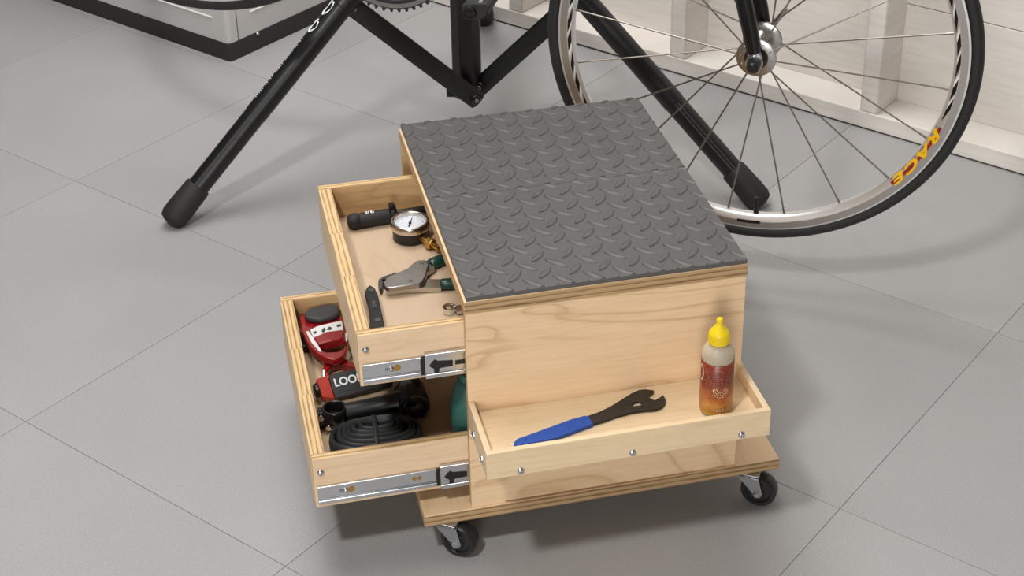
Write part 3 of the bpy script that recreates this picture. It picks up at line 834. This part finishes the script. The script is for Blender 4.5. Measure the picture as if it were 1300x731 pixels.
# chrome wrench ends peeking from the back of the drawer
co = loc(567, 397, ZU)
ch = thing('chrome_combination_wrench', 'small chrome wrench end poking out under the stool top', 'wrench', in_box(co.x, co.y, ZU, math.radians(4)) @ Matrix.Scale(1.3, 4))
bm = BM(); add_lathe(bm, [(.0040, .0012), (.0066, .0005), (.0070, .0035), (.0066, .0068), (.0040, .0062)], 24, Matrix.Translation((.003, 0, 0)), closed=True); obj('ring_end', bm, 'chrome', ch)
bm = BM(); add_tube(bm, [(.009, 0, .0034), (.013, 0, .0036), (.05, 0, .0045), (.075, 0, .0045)], [(.0036, .0026), (.0030, .0022), (.0032, .0022), (.004, .0022)], 12, up=(0, 0, 1)); obj('shank', bm, 'chrome', ch)
co2 = loc(579, 399.5, ZU)
ch = thing('chrome_hex_bit', 'stubby chrome bit lying beside the chrome wrench end', 'tool bit', in_box(co2.x, co2.y, ZU, math.radians(8)) @ Matrix.Scale(1.3, 4))
bm = BM(); lathe_x(bm, [(0, 0), (.0030, .0004), (.0036, .0015), (.0036, .010), (.0030, .0112), (.0030, .03), (0, .03)], .0037, 6); obj('bit_body', bm, 'chrome', ch, smooth=20)
bm = BM(); lathe_x(bm, [(0, .0105), (.0037, .0108), (.0037, .0130), (0, .0132)], .0038, 16); obj('bit_ring', bm, 'steel_dark', ch)

# ================================================================== LOWER DRAWER
S1 = 7.31
zp = ZL + .028
o1 = loc(412, 425, ZL)
pd = thing('clipless_pedal', 'red clipless pedal with white stripes and grey hinge plate in the drawer corner', 'pedal', in_box(o1.x + .001, o1.y - .0095, ZL), 'road pedals in the lower drawer')
def T4(pts, z): return [(x - o1.x, y - o1.y) for x, y in trace(pts, 370, 370, S1, z)]
red = [(62, 205), (110, 170), (300, 190), (445, 180), (470, 250), (490, 330), (512, 430), (500, 510), (470, 560), (430, 583), (370, 594), (300, 580), (230, 545), (158, 480), (112, 400), (78, 320)]
hole = [(238, 470), (330, 448), (420, 432), (478, 412), (492, 450), (465, 498), (400, 528), (310, 532), (268, 510)]
bm = BM(); add_prism(bm, T4(red, zp), .017, .028, [T4(hole, zp)]); body = obj('pedal_body', bm, 'red', pd, bevel=.0022, seg=3)
bm = BM(); add_prism(bm, T4([(190, 400), (300, 350), (465, 330), (470, 400), (420, 422), (330, 438), (235, 458)], zp + .003), .0275, .0325); obj('cleat_ledge', bm, 'red', pd, bevel=.0018)
bm = BM(); add_prism(bm, T4([(160, 320), (220, 290), (320, 265), (450, 238), (462, 270), (466, 325), (400, 330), (300, 350), (190, 390)], zp + .004), .0277, .0320); wb = obj('white_band', bm, 'white', pd, bevel=.0008)
bm = BM()
for pts in ([(265, 325), (290, 300), (305, 320), (290, 345), (270, 345)], [(310, 320), (335, 292), (362, 300), (350, 325)], [(400, 280), (440, 268), (450, 285), (415, 298)], [(185, 345), (215, 330), (220, 350), (195, 362)]):
    add_prism(bm, T4(pts, zp + .0045), .0321, .0324)
obj('band_print', bm, 'steel_dark', wb, smooth=0)
bm = BM(); add_prism(bm, T4([(122, 340), (142, 333), (195, 405), (268, 522), (243, 520), (172, 440)], zp + .001), .0281, .0290); obj('white_stripe', bm, 'white', pd)
bm = BM(); add_prism(bm, T4([(485, 350), (500, 350), (505, 420), (490, 430)], zp + .001), .0281, .0290); obj('white_stripe', bm, 'white', pd)
bm = BM(); add_prism(bm, T4([(105, 165), (150, 122), (250, 92), (350, 77), (415, 85), (432, 120), (422, 165), (380, 188), (250, 216), (150, 212), (107, 195)], zp + .010), .0285, .0375); obj('hinge_plate', bm, 'grey_plate', pd, bevel=.003, seg=3)
c1 = loc(370 + 100 / S1, 370 + 440 / S1, ZL + .012) - o1
bm = BM(); add_box(bm, c1.x - .006, c1.x + .03, c1.y - .010, c1.y + .03, .0004, .0118); obj('axle_housing', bm, 'black_plastic', pd, bevel=.003)
c2 = loc(370 + 72 / S1, 370 + 172 / S1, ZL + .030) - o1
bm = BM(); add_lathe(bm, [(0, .020), (.0030, .020), (.0030, .0315), (.0022, .0325), (0, .0325)], 14, Matrix.Translation((c2.x, c2.y, 0))); obj('tension_screw', bm, 'chrome', pd)

# second pedal, showing its black underside plate with lettering
S2 = 5.224
o2 = loc(440, 500, ZL)
pd2 = thing('clipless_pedal', 'red clipless pedal turned over, black plate with LOOK lettering', 'pedal', in_box(o2.x, o2.y, ZL), 'road pedals in the lower drawer')
def T5(pts, z): return [(x - o2.x, y - o2.y) for x, y in trace(pts, 390, 440, S2, z)]
bm = BM(); add_prism(bm, T5([(95, 190), (105, 130), (118, 78), (160, 52), (240, 47), (265, 85), (330, 110), (440, 95), (470, 150), (330, 172), (180, 205), (110, 210)], ZL + .0145), .0035, .0145,
          [T5([(130, 162), (160, 122), (220, 108), (285, 128), (315, 142), (200, 168), (150, 186)], ZL + .0145)]); obj('pedal_body', bm, 'red', pd2, bevel=.0018, seg=3)
Pt = loc(390 + 166 / S2, 440 + 180 / S2, ZL + .030); Pb = loc(390 + 186 / S2, 440 + 345 / S2, ZL + .0105)
Px = loc(390 + 330 / S2, 440 + 142 / S2, ZL + .030)
xd = (Px - Pt).normalized(); yv = Pt - Pb
Xp = frame(Pb - o2, xd, yv); hgt = (yv - xd * yv.dot(xd)).length
bm = BM(); add_prism(bm, [(0, 0), (.082, .001), (.086, .006), (.082, hgt - .003), (.076, hgt), (.003, hgt), (0, hgt - .003)], -.012, .0, X=Xp); pl2 = obj('black_plate', bm, 'black_matt', pd2, bevel=.0012)
text('plate_lettering', 'LOOK', .0165, 'white', pl2, Xp @ Matrix.Translation((.0045, hgt * .60, .0003)), sx=.92, bold=.0004, align='LEFT')
text('plate_lettering', 'carbon', .0075, 'grey_plate', pl2, Xp @ Matrix.Translation((.0060, hgt * .26, .0003)), shear=.2, align='LEFT')
bm = BM(); add_prism(bm, [(-.0165, .006), (-.0005, -.001), (-.0005, hgt), (-.0175, hgt - .002)], -.012, .0010, X=Xp); obj('red_end_block', bm, 'red_orange', pd2, bevel=.0015)
bm = BM(); add_tube(bm, [Xp @ Vector((-.0235, hgt * .55, -.006)), Xp @ Vector((-.0180, hgt * .55, -.006))], [.0095, .011], 16); obj('axle_cap', bm, 'black_plastic', pd2, bevel=.001)
bm = BM(); cc = loc(390 + 108 / S2, 440 + 168 / S2, ZL + .03) - o2
add_tube(bm, [Vector((cc.x - .001, cc.y - .006, .022)), Vector((cc.x + .001, cc.y + .006, .0285))], .0022, 10); obj('spring_pin', bm, 'chrome', pd2)

# handlebar stem
hs_ = loc(426, 538, ZL); he = loc(524, 522, ZL)
sx_ = (he - hs_); sx_.z = 0; SL = sx_.length
stm = thing('handlebar_stem', 'black handlebar stem with steel clamp bolts beside the coiled inner tube', 'stem', BOX_M @ frame((hs_.x, hs_.y, ZL), sx_, z=(0, 0, 1)))
bm = BM(); add_lathe(bm, [(.0132, .0005), (.0162, .0005), (.0172, .002), (.0172, .0265), (.0162, .028), (.0138, .028), (.0132, .027)], 36, closed=True)
add_box(bm, -.0225, -.0145, -.0075, .0075, .0015, .0265)
obj('steerer_clamp', bm, 'gloss_black', stm, bevel=.0006)
bm = BM(); add_tube(bm, [(.0140, 0, .0150), (.026, 0, .0150), (SL * .6, 0, .0165), (SL - .012, 0, .019)], [(.0145, .0140), (.0145, .0138), (.0150, .0145), (.0175, .0168)], 24, up=(0, 0, 1)); obj('stem_body', bm, 'black', stm, smooth=60)
Xr = Matrix.Translation((SL, 0, .0215)) @ Matrix.Rotation(PI / 2, 4, 'X')
bm = BM(); add_lathe(bm, [(.0159, -.021), (.0200, -.021), (.0212, -.019), (.0212, .019), (.0200, .021), (.0159, .021)], 40, Xr, closed=True); obj('bar_clamp', bm, 'gloss_black', stm)
for yy in (-.013, .013):
    for zz in (.004, .039):
        bm = BM(); add_box(bm, SL - .004, SL + .014, yy - .0055, yy + .0055, zz - .0035 if zz < .02 else zz - .006, zz + .006 if zz < .02 else zz + .0035)
        obj('faceplate_lug', bm, 'gloss_black', stm, bevel=.002)
for p0, p1 in (((-.0190, -.0070, .0205), (-.0200, -.0118, .0205)), ((-.0100, -.0140, .0085), (-.0120, -.0195, .0085))):
    bm = BM(); add_tube(bm, [p0, p1], .0043, 16); obj('clamp_bolt', bm, 'chrome', stm, bevel=.0008)

# coiled inner tube
it = loc(478, 567, ZL)
itb = thing('inner_tube', 'rolled up black inner tube held by a rubber band', 'inner tube', in_box(it.x, it.y, ZL, math.radians(-4)))
bm = BM(); NS = 56
for k in range(6):
    a_, b_ = .0575 - .0070 * k - .0016 * (k % 2), .0335 - .0050 * k
    hh = .0125 + .0009 * k
    pts = []
    for s in range(NS):
        t = 2 * PI * s / NS
        ct, stt = math.cos(t), math.sin(t)
        pts.append((.0016 * (k % 3) + a_ * math.copysign(abs(ct) ** .8, ct), .0016 * k + b_ * math.copysign(abs(stt) ** .85, stt), .0012 + hh + .0009 * math.sin(2 * t + 1.7 * k)))
    add_tube(bm, pts, (.0044, hh), 12, up=(0, 0, 1), closed=True)
obj('coil', bm, 'tube_rubber', itb, smooth=60)
bm = BM()
add_tube(bm, [(.0, .0375, .004), (.0, .0375, .020), (0, .034, .0272), (0, .018, .0345), (0, 0, .0348), (0, -.018, .0300), (0, -.034, .0262), (0, -.0385, .020), (0, -.0385, .004)], (.0032, .0011), 8)
obj('rubber_band', bm, 'tube_rubber', itb, smooth=60)

# teal container at the back of the lower drawer
tb = loc(603, 548, .178)
gb = thing('teal_container', 'teal plastic container standing in the lower drawer behind the panel edge', 'container', in_box(tb.x, .064, ZL))
bm = BM(); add_lathe(bm, [(0, .0004), (.0225, .0004), (.0245, .003), (.0245, .070), (.0235, .078), (.0200, .092), (.0150, .104), (.0110, .108), (0, .108)], 36); obj('container_body', bm, 'teal', gb, smooth=50)
bm = BM(); add_lathe(bm, [(0, .1075), (.0115, .1075), (.0115, .1175), (.0100, .119), (0, .119)], 28); obj('container_cap', bm, 'teal', gb)

# ================================================================== REPAIR STAND
FL, FR, FB = at_height(226, 285), at_height(958, 262), at_height(613, 31)
ctr = Vector((-.157, 2.897, 0))
rs = thing('repair_stand', 'black tripod bicycle repair stand with rubber feet and folding braces', 'repair stand', Matrix.Translation(ctr))
FL, FR, FB = [Vector((p.x, p.y, 0)) - ctr for p in (FL, FR, FB)]
def octo(bm, z0, z1, rx, ry, c=(0, 0)):
    pts = [(c[0] + rx * math.cos(PI / 8 + k * PI / 4) / math.cos(PI / 8), c[1] + ry * math.sin(PI / 8 + k * PI / 4) / math.cos(PI / 8)) for k in range(8)]
    add_prism(bm, pts, z0, z1)
bm = BM(); octo(bm, .115, 1.35, .0275, .0275); obj('column', bm, 'black', rs, bevel=.003)
bm = BM(); add_lathe(bm, [(0, .100), (.018, .100), (.028, .104), (.0305, .110), (.0305, .132), (.0285, .135), (0, .135)], 28); lc = obj('lower_collar', bm, 'black_plastic', rs)
bm = BM(); octo(bm, .515, .595, .034, .034); obj('upper_collar', bm, 'black_plastic', rs, bevel=.004)
for Fo in (FL, FR, FB):
    hd = Fo.normalized(); side = Vector((-hd.y, hd.x, 0))
    A = hd * .045 + Vector((0, 0, .530)); B = Fo + Vector((0, 0, .0225)) 
    dv = (B - A).normalized(); LL = (B - A).length
    upv = side.cross(dv).normalized()
    if upv.z < 0: upv = -upv
    jn = A + dv * (LL * .70)
    # upper sleeve
    Xl = frame(A, dv, z=upv)
    bm = BM(); w1, h1 = .0205, .0205
    add_tube(bm, [A, jn], (w1, h1), 24, up=upv)
    leg = obj('leg', bm, 'black', rs)
    bm = BM(); lo_end = B - dv * .02
    add_tube(bm, [jn - dv * .01, lo_end], (.0197, .0197), 24, up=upv); obj('lower_tube', bm, 'black', leg)
    bm = BM()
    toward = (Vector((0, -1, .55)) - dv * Vector((0, -1, .55)).dot(dv)).normalized()
    for o_ in (-.0030, .0030):
        wv = toward.cross(dv).normalized()
        add_tube(bm, [jn + toward * .0193 + wv * o_ + dv * .003, lo_end + toward * .0193 + wv * o_], .0011, 8)
    obj('groove_ridge', bm, 'groove', leg)
    bm = BM()
    add_tube(bm, [B - dv * .063, B - dv * .060, B - dv * .012, B + dv * .006, B + dv * .016, B + dv * .021], [.0222, .0234, .0252, .0248, .0212, .010], 28, up=upv)
    obj('rubber_foot', bm, 'rubber', leg, smooth=60)
    bm = BM(); hj = A + dv * (LL * (.355)) 
    add_tube(bm, [hj - dv * .022, hj + dv * .014], (.0222, .0222), 24, up=upv); obj('hinge_sleeve', bm, 'black', leg, bevel=.0015)
    # brace: flat bar from the lower collar to the hinge
    s0_ = (Vector((.016, -.040, .113)) if Fo is FL else hd * .030 + Vector((0, 0, .128))); e0_ = hj - upv * .020
    bd = (e0_ - s0_).normalized()
    nb = (Vector((0, -1, .3)) - bd * Vector((0, -1, .3)).dot(bd)).normalized()
    bm = BM(); add_tube(bm, [s0_ - bd * .012, s0_ - bd * .008, e0_ + bd * .008, e0_ + bd * .012], [(.012, .003), (.0182, .0045), (.0182, .0045), (.012, .003)], 4 * 4, up=nb)
    br = obj('brace', bm, 'black', rs, bevel=.001)
    for p in (s0_, e0_): bm = BM(); add_dome(bm, p + nb * .004, .0105, .006, nb, 16); obj('brace_boss', bm, 'black_plastic', br)
    for p in (s0_, e0_): bm = BM(); add_dome(bm, p + nb * .0098, .0042, .0025, nb, 12); obj('brace_bolt', bm, 'steel', br)
bm = BM(); add_box(bm, -.040, -.024, -.012, .012, .102, .124); obj('collar_tab', bm, 'black_plastic', rs, bevel=.003)

# ================================================================== BICYCLE
HUB = Vector((.32176, 2.33304, .44842))
BU = Vector((.96695577, -.2549442, 0)); BN = Vector((-.25489064, -.96675259, -.02049856)); BV = Vector((-.00522599, -.0198212, .99978988))
BK = Matrix((BU, -BN, BV)).transposed().to_4x4(); BK.translation = HUB
bk = thing('bicycle', 'black road bicycle with silver spoked wheels hanging nose down in the stand', 'bicycle', BK)
YX = Matrix.Rotation(PI / 2, 4, 'X')        # lathe z -> local -y (towards the viewer)
REAR = Vector((-.921, 0, .306)); BB = Vector((-.577, 0, .130))
def wheel(center, name, hub_near, twist, valve=None, decals=False):
    X = Matrix.Translation(center) @ YX
    bm = BM()
    add_lathe(bm, [(.2905, -.0045), (.2905, .0045), (.2935, .0078), (.2990, .0092), (.3005, .0098), (.3120, .0104), (.3150, .0100), (.3150, .0070), (.3060, .0060), (.3060, -.0060), (.3150, -.0070), (.3150, -.0100), (.3120, -.0104), (.3005, -.0098), (.2990, -.0092), (.2935, -.0078)], 144, closed=True)
    wh = obj(name, bm, 'rim', bk); wh.matrix_local = X
    for sgn in (1, -1):
        bm = BM(); add_lathe(bm, [(.3015, sgn * .0100), (.3015, sgn * .0106), (.3118, sgn * .0110), (.3118, sgn * .0104)], 144, closed=True); obj('brake_track', bm, 'brake_track', wh)
    bm = BM(); rc, rt = .3228, .0114
    add_lathe(bm, [(rc + rt * math.cos(a) * (1 if math.cos(a) > 0 else .95), rt * math.sin(a)) for a in [2 * PI * k / 20 for k in range(20)]], 144, closed=True)
    ty = obj('tire', bm, 'tyre', wh)
    bm = BM()
    prof = [(0, -.052), (.0045, -.052), (.0045, -.041), (.0095, -.041), (.0110, -.0365), (.0125, -.0345), (.0290, -.0345), (.0308, -.0335), (.0308, -.0315), (.0290, -.0305), (.0170, -.0295), (.0140, -.0240), (.0125, -.012), (.0125, .012), (.0140, .0240), (.0170, .0295), (.0290, .0305), (.0308, .0315), (.0308, .0335), (.0290, .0345), (.0125, .0345), (.0110, .0365), (.0095, .041), (.0045, .041), (.0045, .052), (0, .052)]
    add_lathe(bm, prof, 48); hb = obj('hub', bm, 'alu', wh)
    bm = BM(); add_lathe(bm, [(0, .0350), (.0178, .0350), (.0182, .0362), (.0165, .0385), (.0110, .0425), (0, .0425)], 32); obj('hub_seal', bm, 'black_plastic', hb)
    h0 = None
    for sgn in (1, -1):
        for k in range(10):
            a = math.radians(twist + 36 * k + (0 if sgn > 0 else 18))
            bm = BM(); add_dome(bm, (.0245 * math.cos(a), .0245 * math.sin(a), sgn * .0346), .0017, .0012, (0, 0, sgn), 8); obj('spoke_head', bm, 'chrome', hb)
    for k in range(20):
        a = math.radians(twist + 18 * k)
        near = k % 2 == hub_near
        zz = .0325 if near else -.0325
        lead = math.radians(0 if near else (24 if (k // 2) % 2 else -24))
        ah = a + lead
        p0 = Vector((.0255 * math.cos(ah), .0255 * math.sin(ah), zz)); p1 = Vector((.2915 * math.cos(a), .2915 * math.sin(a), (.0012 if near else -.0012)))
        bm = BM(); add_tube(bm, [p0, p1], .0014, 6)
        sp_ = obj('spoke', bm, 'spoke', wh, smooth=60)
        d_ = (p0 - p1).normalized()
        bm = BM(); add_tube(bm, [p1, p1 + d_ * .0135], [.0021, .0017], 6); obj('nipple', bm, 'spoke', sp_)
    if valve is not None:
        a = math.radians(valve); dr_ = Vector((math.cos(a), math.sin(a), 0))
        bm = BM(); add_tube(bm, [dr_ * .291, dr_ * .284, dr_ * .2835, dr_ * .268, dr_ * .2675, dr_ * .262], [.0045, .0045, .0029, .0029, .0036, .0030], 12); obj('valve', bm, 'black_plastic', wh)
    if decals:
        def band(a0, a1, mat, r0=.2945, r1=.3002, z0=.0084, z1=.0100, name='rim_decal', sk=0):
            bm = BM(); n = max(2, int(abs(a1 - a0) / 1.5))
            A, B = [], []
            for i in range(n + 1):
                a = math.radians(a0 + (a1 - a0) * i / n); a2 = math.radians(a0 + (a1 - a0) * i / n + sk)
                A.append(bm.verts.new((r0 * math.cos(a), r0 * math.sin(a), z0 + .0003))); B.append(bm.verts.new((r1 * math.cos(a2), r1 * math.sin(a2), z1 + .0003)))
            for i in range(n): bm.faces.new((A[i], A[i + 1], B[i + 1], B[i]))
            return obj(name, bm, mat, wh, smooth=0)
        for c0 in (-17, 143):           # zig-zag black and white flashes on both sides of the rim
            for k in range(9):
                s = c0 + k * 7.2
                band(s, s + 4.2, 'gloss_black', sk=3.2 if k % 2 else 4.4)
                band(s + 4.2, s + 6.2, 'white', sk=3.2)
        band(-19, -43, 'decal_red', .2920, .3008, .0066, .0101)
        for ch_, a in zip('RACE', (-22, -27.8, -33.6, -39.2)):
            aa = math.radians(a); rr = .2968
            xr = Vector((math.sin(aa), -math.cos(aa), 0)); yu = Vector((math.cos(aa) * .93, math.sin(aa) * .93, .36))
            text('rim_letter', ch_, .0180, 'decal_yellow', wh, frame((rr * math.cos(aa), rr * math.sin(aa), .0100), xr, yu), extrude=.0004, sx=2.2, bold=.0008, shear=.25)
        band(-93.5, -86.5, 'gloss_black', .3, .3045, .0102, .0112, name='rim_badge')
    return wh
wheel(Vector((0, 0, 0)), 'front_wheel', 0, -7.0, valve=-88, decals=True)
wheel(REAR, 'rear_wheel', 0, 4.0)
# fork
def bike_tube(name, pts, r, mat='gloss_black', seg=18, parent=bk, up=None):
    bm = BM(); add_tube(bm, pts, r, seg, up=up); return obj(name, bm, mat, parent, smooth=50)
for s in (-1, 1):
    fk = bike_tube('fork_blade', [(-.002, s * .050, .016), (-.008, s * .050, .045), (-.022, s * .049, .10), (-.036, s * .047, .18), (-.044, s * .044, .27), (-.047, s * .034, .345), (-.047, s * .018, .372)],
                   [(.0112, .0075), (.0122, .0080), (.0130, .0088), (.0148, .0100), (.016, .0115), (.018, .0125), (.018, .0125)], up=(0, 1, 0))
    bm = BM(); Xd = Matrix.Translation((0, s * .0475, 0)) @ Matrix.Rotation(PI / 2, 4, 'X')
    add_prism(bm, [(-.012, .022), (.004, .024), (.011, .010), (.013, -.002), (.0085, -.011), (.005, -.011), (.005, 0), (-.005, 0), (-.005, -.011), (-.0085, -.011), (-.0125, -.002), (-.011, .010)], -.0028, .0028, X=Xd)
    add_lathe(bm, [(.0100, -.0035), (.0132, -.0035), (.0132, .0035), (.0100, .0035)], 28, Xd @ Matrix.Translation((0, 0, .004 if s < 0 else -.004)), closed=True)
    obj('dropout', bm, 'zinc', fk, bevel=.0006)
bm = BM(); Xq = YX
add_lathe(bm, [(0, .0745), (.006, .0740), (.0088, .0715), (.0092, .066), (.0100, .0655), (.0105, .0525), (.0060, .0520), (0, .0520)], 28, Xq); obj('skewer_nut', bm, 'black_plastic', bk)
bm = BM(); add_lathe(bm, [(0, -.052), (.009, -.052), (.009, -.066), (.007, -.070), (0, -.070)], 24, Xq)
add_tube(bm, [(0, .066, 0), (.012, .071, .012), (.03, .070, .040)], [.005, .0045, .004], 10); obj('skewer_lever', bm, 'alu', bk)
bike_tube('fork_crown', [(-.047, -.030, .372), (-.047, 0, .380), (-.047, .030, .372)], [.016, .019, .016])
HT0, HT1 = Vector((-.048, 0, .385)), Vector((-.053, 0, .520))
bike_tube('head_tube', [HT0, HT1], .0185)
bike_tube('down_tube', [HT0 + Vector((0, 0, .03)), BB], .018)
ST1 = Vector((-.592, 0, .66))
bike_tube('seat_tube', [BB, ST1], .0155)
bike_tube('top_tube', [HT1 - Vector((0, 0, .02)), ST1 - Vector((0, 0, .02))], .0145)
bike_tube('seat_post', [ST1, ST1 + Vector((-.006, 0, .17))], .0136, 'alu')
for s in (-1, 1):
    bike_tube('chain_stay', [BB + Vector((-.03, s * .022, .01)), BB + Vector((-.12, s * .038, .062)), REAR + Vector((.012, s * .064, -.004))], [.010, .0095, .007])
    bike_tube('seat_stay', [ST1 + Vector((-.005, s * .016, -.04)), REAR + Vector((.012, s * .064, .012))], [.0085, .0065])
bm = BM(); add_tube(bm, [(-.70, 0, .835), (-.64, 0, .845), (-.56, 0, .838), (-.45, 0, .835), (-.43, 0, .832)], [(.06, .008), (.065, .014), (.035, .014), (.018, .010), (.010, .006)], 20, up=(0, 0, 1)); obj('saddle', bm, 'black_matt', bk, smooth=60)
bike_tube('handlebar_stem_quill', [HT1 + Vector((0, 0, .02)), HT1 + Vector((-.001, 0, .05)), HT1 + Vector((.095, 0, .045))], .015)
hb_ = HT1 + Vector((.095, 0, .045))
bike_tube('handlebar', [hb_ + Vector(p) for p in ((-.03, -.21, -.13), (.03, -.21, -.14), (.075, -.21, -.09), (.07, -.21, -.03), (.02, -.20, 0), (0, -.12, 0), (0, .12, 0), (.02, .20, 0), (.07, .21, -.03), (.075, .21, -.09), (.03, .21, -.14), (-.03, .21, -.13))], .0135, 'black_matt')
# crankset
def gear(bm, n, ro, ri, zc, th):
    pts = []
    for k in range(n):
        for f_, r_ in ((-.26, ro - .0052), (-.10, ro), (.10, ro), (.26, ro - .0052)):
            a = 2 * PI * (k + f_) / n; pts.append((r_ * math.cos(a), r_ * math.sin(a)))
    hole_ = [(ri * math.cos(2 * PI * k / 72), ri * math.sin(2 * PI * k / 72)) for k in range(72)]
    add_prism(bm, pts, zc - th / 2, zc + th / 2, [hole_])
XB = Matrix.Translation(BB) @ YX
bm = BM(); gear(bm, 52, .1085, .0900, .045, .0025); cr = obj('chainring', bm, 'black_matt', bk, smooth=20); cr.matrix_local = XB
bm = BM(); add_lathe(bm, [(.0945, .0464), (.0985, .0468), (.1015, .0464)], 90); obj('ring_face', bm, 'steel', cr)
bm = BM(); gear(bm, 39, .0820, .0640, .0385, .0025); obj('inner_chainring', bm, 'steel', cr, smooth=20)
bm = BM()
for k in range(5):
    a = 2 * PI * k / 5 + .25
    add_tube(bm, [(.018 * math.cos(a), .018 * math.sin(a), .050), (.068 * math.cos(a), .068 * math.sin(a), .047), (.0915 * math.cos(a), .0915 * math.sin(a), .0435)], [(.014, .006), (.010, .005), (.009, .0035)], 12, up=(0, 0, 1))
add_lathe(bm, [(.0880, .0415), (.0925, .0415), (.0925, .0438), (.0880, .0438)], 72, closed=True)
add_lathe(bm, [(0, .040), (.026, .040), (.026, .062), (.016, .066), (0, .066)], 32)
obj('crank_spider', bm, 'alu', cr)
PD = BB + Vector((.158, -.082, -.062))
bm = BM(); cd = Vector((.160, 0, -.052))
add_tube(bm, [BB + Vector((0, -.060, 0)), BB + cd * .5 + Vector((0, -.068, 0)), BB + cd * .95 + Vector((0, -.076, 0)), BB + cd * 1.06 + Vector((0, -.076, 0))], [(.016, .007), (.013, .0065), (.0135, .0065), (.010, .005)], 18, up=(0, -1, 0)); obj('crank_arm', bm, 'alu', bk)
bm = BM(); add_tube(bm, [BB + Vector((0, .060, 0)), BB - cd * .5 + Vector((0, .068, 0)), BB - cd + Vector((0, .076, 0)), BB - cd * 1.06 + Vector((0, .076, 0))], [(.016, .007), (.013, .0065), (.0135, .0065), (.010, .005)], 18, up=(0, 1, 0)); obj('crank_arm', bm, 'alu', bk)
for sgn, base in ((-1, BB + cd), (1, BB - cd)):
    y0_, y1_ = .084, .140
    bm = BM()
    Xpd = Matrix.Translation(base) @ Matrix.Rotation(math.radians(-14), 4, 'Y')
    yy = sorted((sgn * y0_, sgn * y1_))
    add_prism(bm, [(-.012, -.009), (-.004, -.013), (.016, -.014), (.026, -.008), (.033, .004), (.028, .011), (.008, .013), (-.012, .011)], 0, .056, X=Xpd @ Matrix.Translation((0, yy[1], 0)) @ Matrix.Rotation(PI / 2, 4, 'X'))
    pe = obj('pedal', bm, 'black_matt', bk, bevel=.003)
    bm = BM(); add_lathe(bm, [(0, .1455), (.004, .1455), (.004, .1435), (.0070, .1435), (.0075, .1455), (.0098, .1455), (.0105, .1405), (0, .1400)], 28, Matrix.Translation(base) @ Matrix.Rotation(PI / 2 if sgn < 0 else -PI / 2, 4, 'X')); obj('axle_cap', bm, 'black', pe)
    bm = BM(); add_tube(bm, [base + Vector((0, sgn * .074, 0)), base + Vector((0, sgn * .0845, 0))], .0052, 14); obj('pedal_axle', bm, 'chrome', pe)
    bm = BM(); add_tube(bm, [Xpd @ Vector((.020, sgn * .0835, .013)), Xpd @ Vector((.020, sgn * .138, .013))], .0032, 10); obj('spring_bar', bm, 'chrome', pe)
    bm = BM(); add_tube(bm, [Xpd @ Vector((.014, sgn * .100, -.014)), Xpd @ Vector((.006, sgn * .100, -.024))], [.005, .002], 8); obj('toe_hook', bm, 'black_matt', pe)

# stand clamp holding the seat post (above the picture)
sp_w = (BK @ (ST1 + Vector((-.003, 0, .09)))) - ctr
bm = BM(); add_tube(bm, [(0, 0, 1.30), Vector((0, 0, 1.30)) * .4 + sp_w * .6, sp_w + (Vector((0, 0, 1.30)) - sp_w).normalized() * .03], .019, 18); obj('clamp_arm', bm, 'black', rs)
bm = BM(); Xk = Matrix.Translation(sp_w)
for s in (-1, 1): add_box(bm, s * .030 - .014, s * .030 + .014, -.022, .05, -.035, .035, Xk)
obj('clamp_jaw', bm, 'black_plastic', rs, bevel=.006)

# marks on the left leg: two white oval rings and a line of small lettering
legs = [o for o in rs.children if o.name.startswith('leg')]
hd = FL.normalized(); A = hd * .045 + Vector((0, 0, .530)); B = FL + Vector((0, 0, .0225)); dv = (B - A).normalized(); LL = (B - A).length
view = (C_POS - (ctr + (A + B) / 2)).normalized()
view = (view - dv * view.dot(dv)).normalized(); lf = view.cross(dv).normalized()
if lf.x > 0: lf = -lf
bm = BM()
def on_leg(s, ang, r=.0194): return A + dv * s + (view * math.cos(ang) + lf * math.sin(ang)) * r
for s0, ln, wd in ((LL * .392, .0150, .0050), (LL * .448, .0120, .0044)):
    pts = [on_leg(s0 + ln * math.cos(t), .95 + .30 * math.sin(t)) for t in [2 * PI * k / 24 for k in range(24)]]
    add_tube(bm, pts, [(.0015 + .0024 * abs(math.cos(2 * PI * k / 24)), .0008) for k in range(24)], 6, closed=True, up=view)
for k in range(30):
    s = LL * .490 + k * .0047
    if k % 6 != 5: add_tube(bm, [on_leg(s, 1.12, .0206), on_leg(s + (.0012 if k % 2 else -.0004), 1.34 if k % 3 else 1.46, .0206)], .0010, 5)
obj('leg_marking', bm, 'white', legs[0])
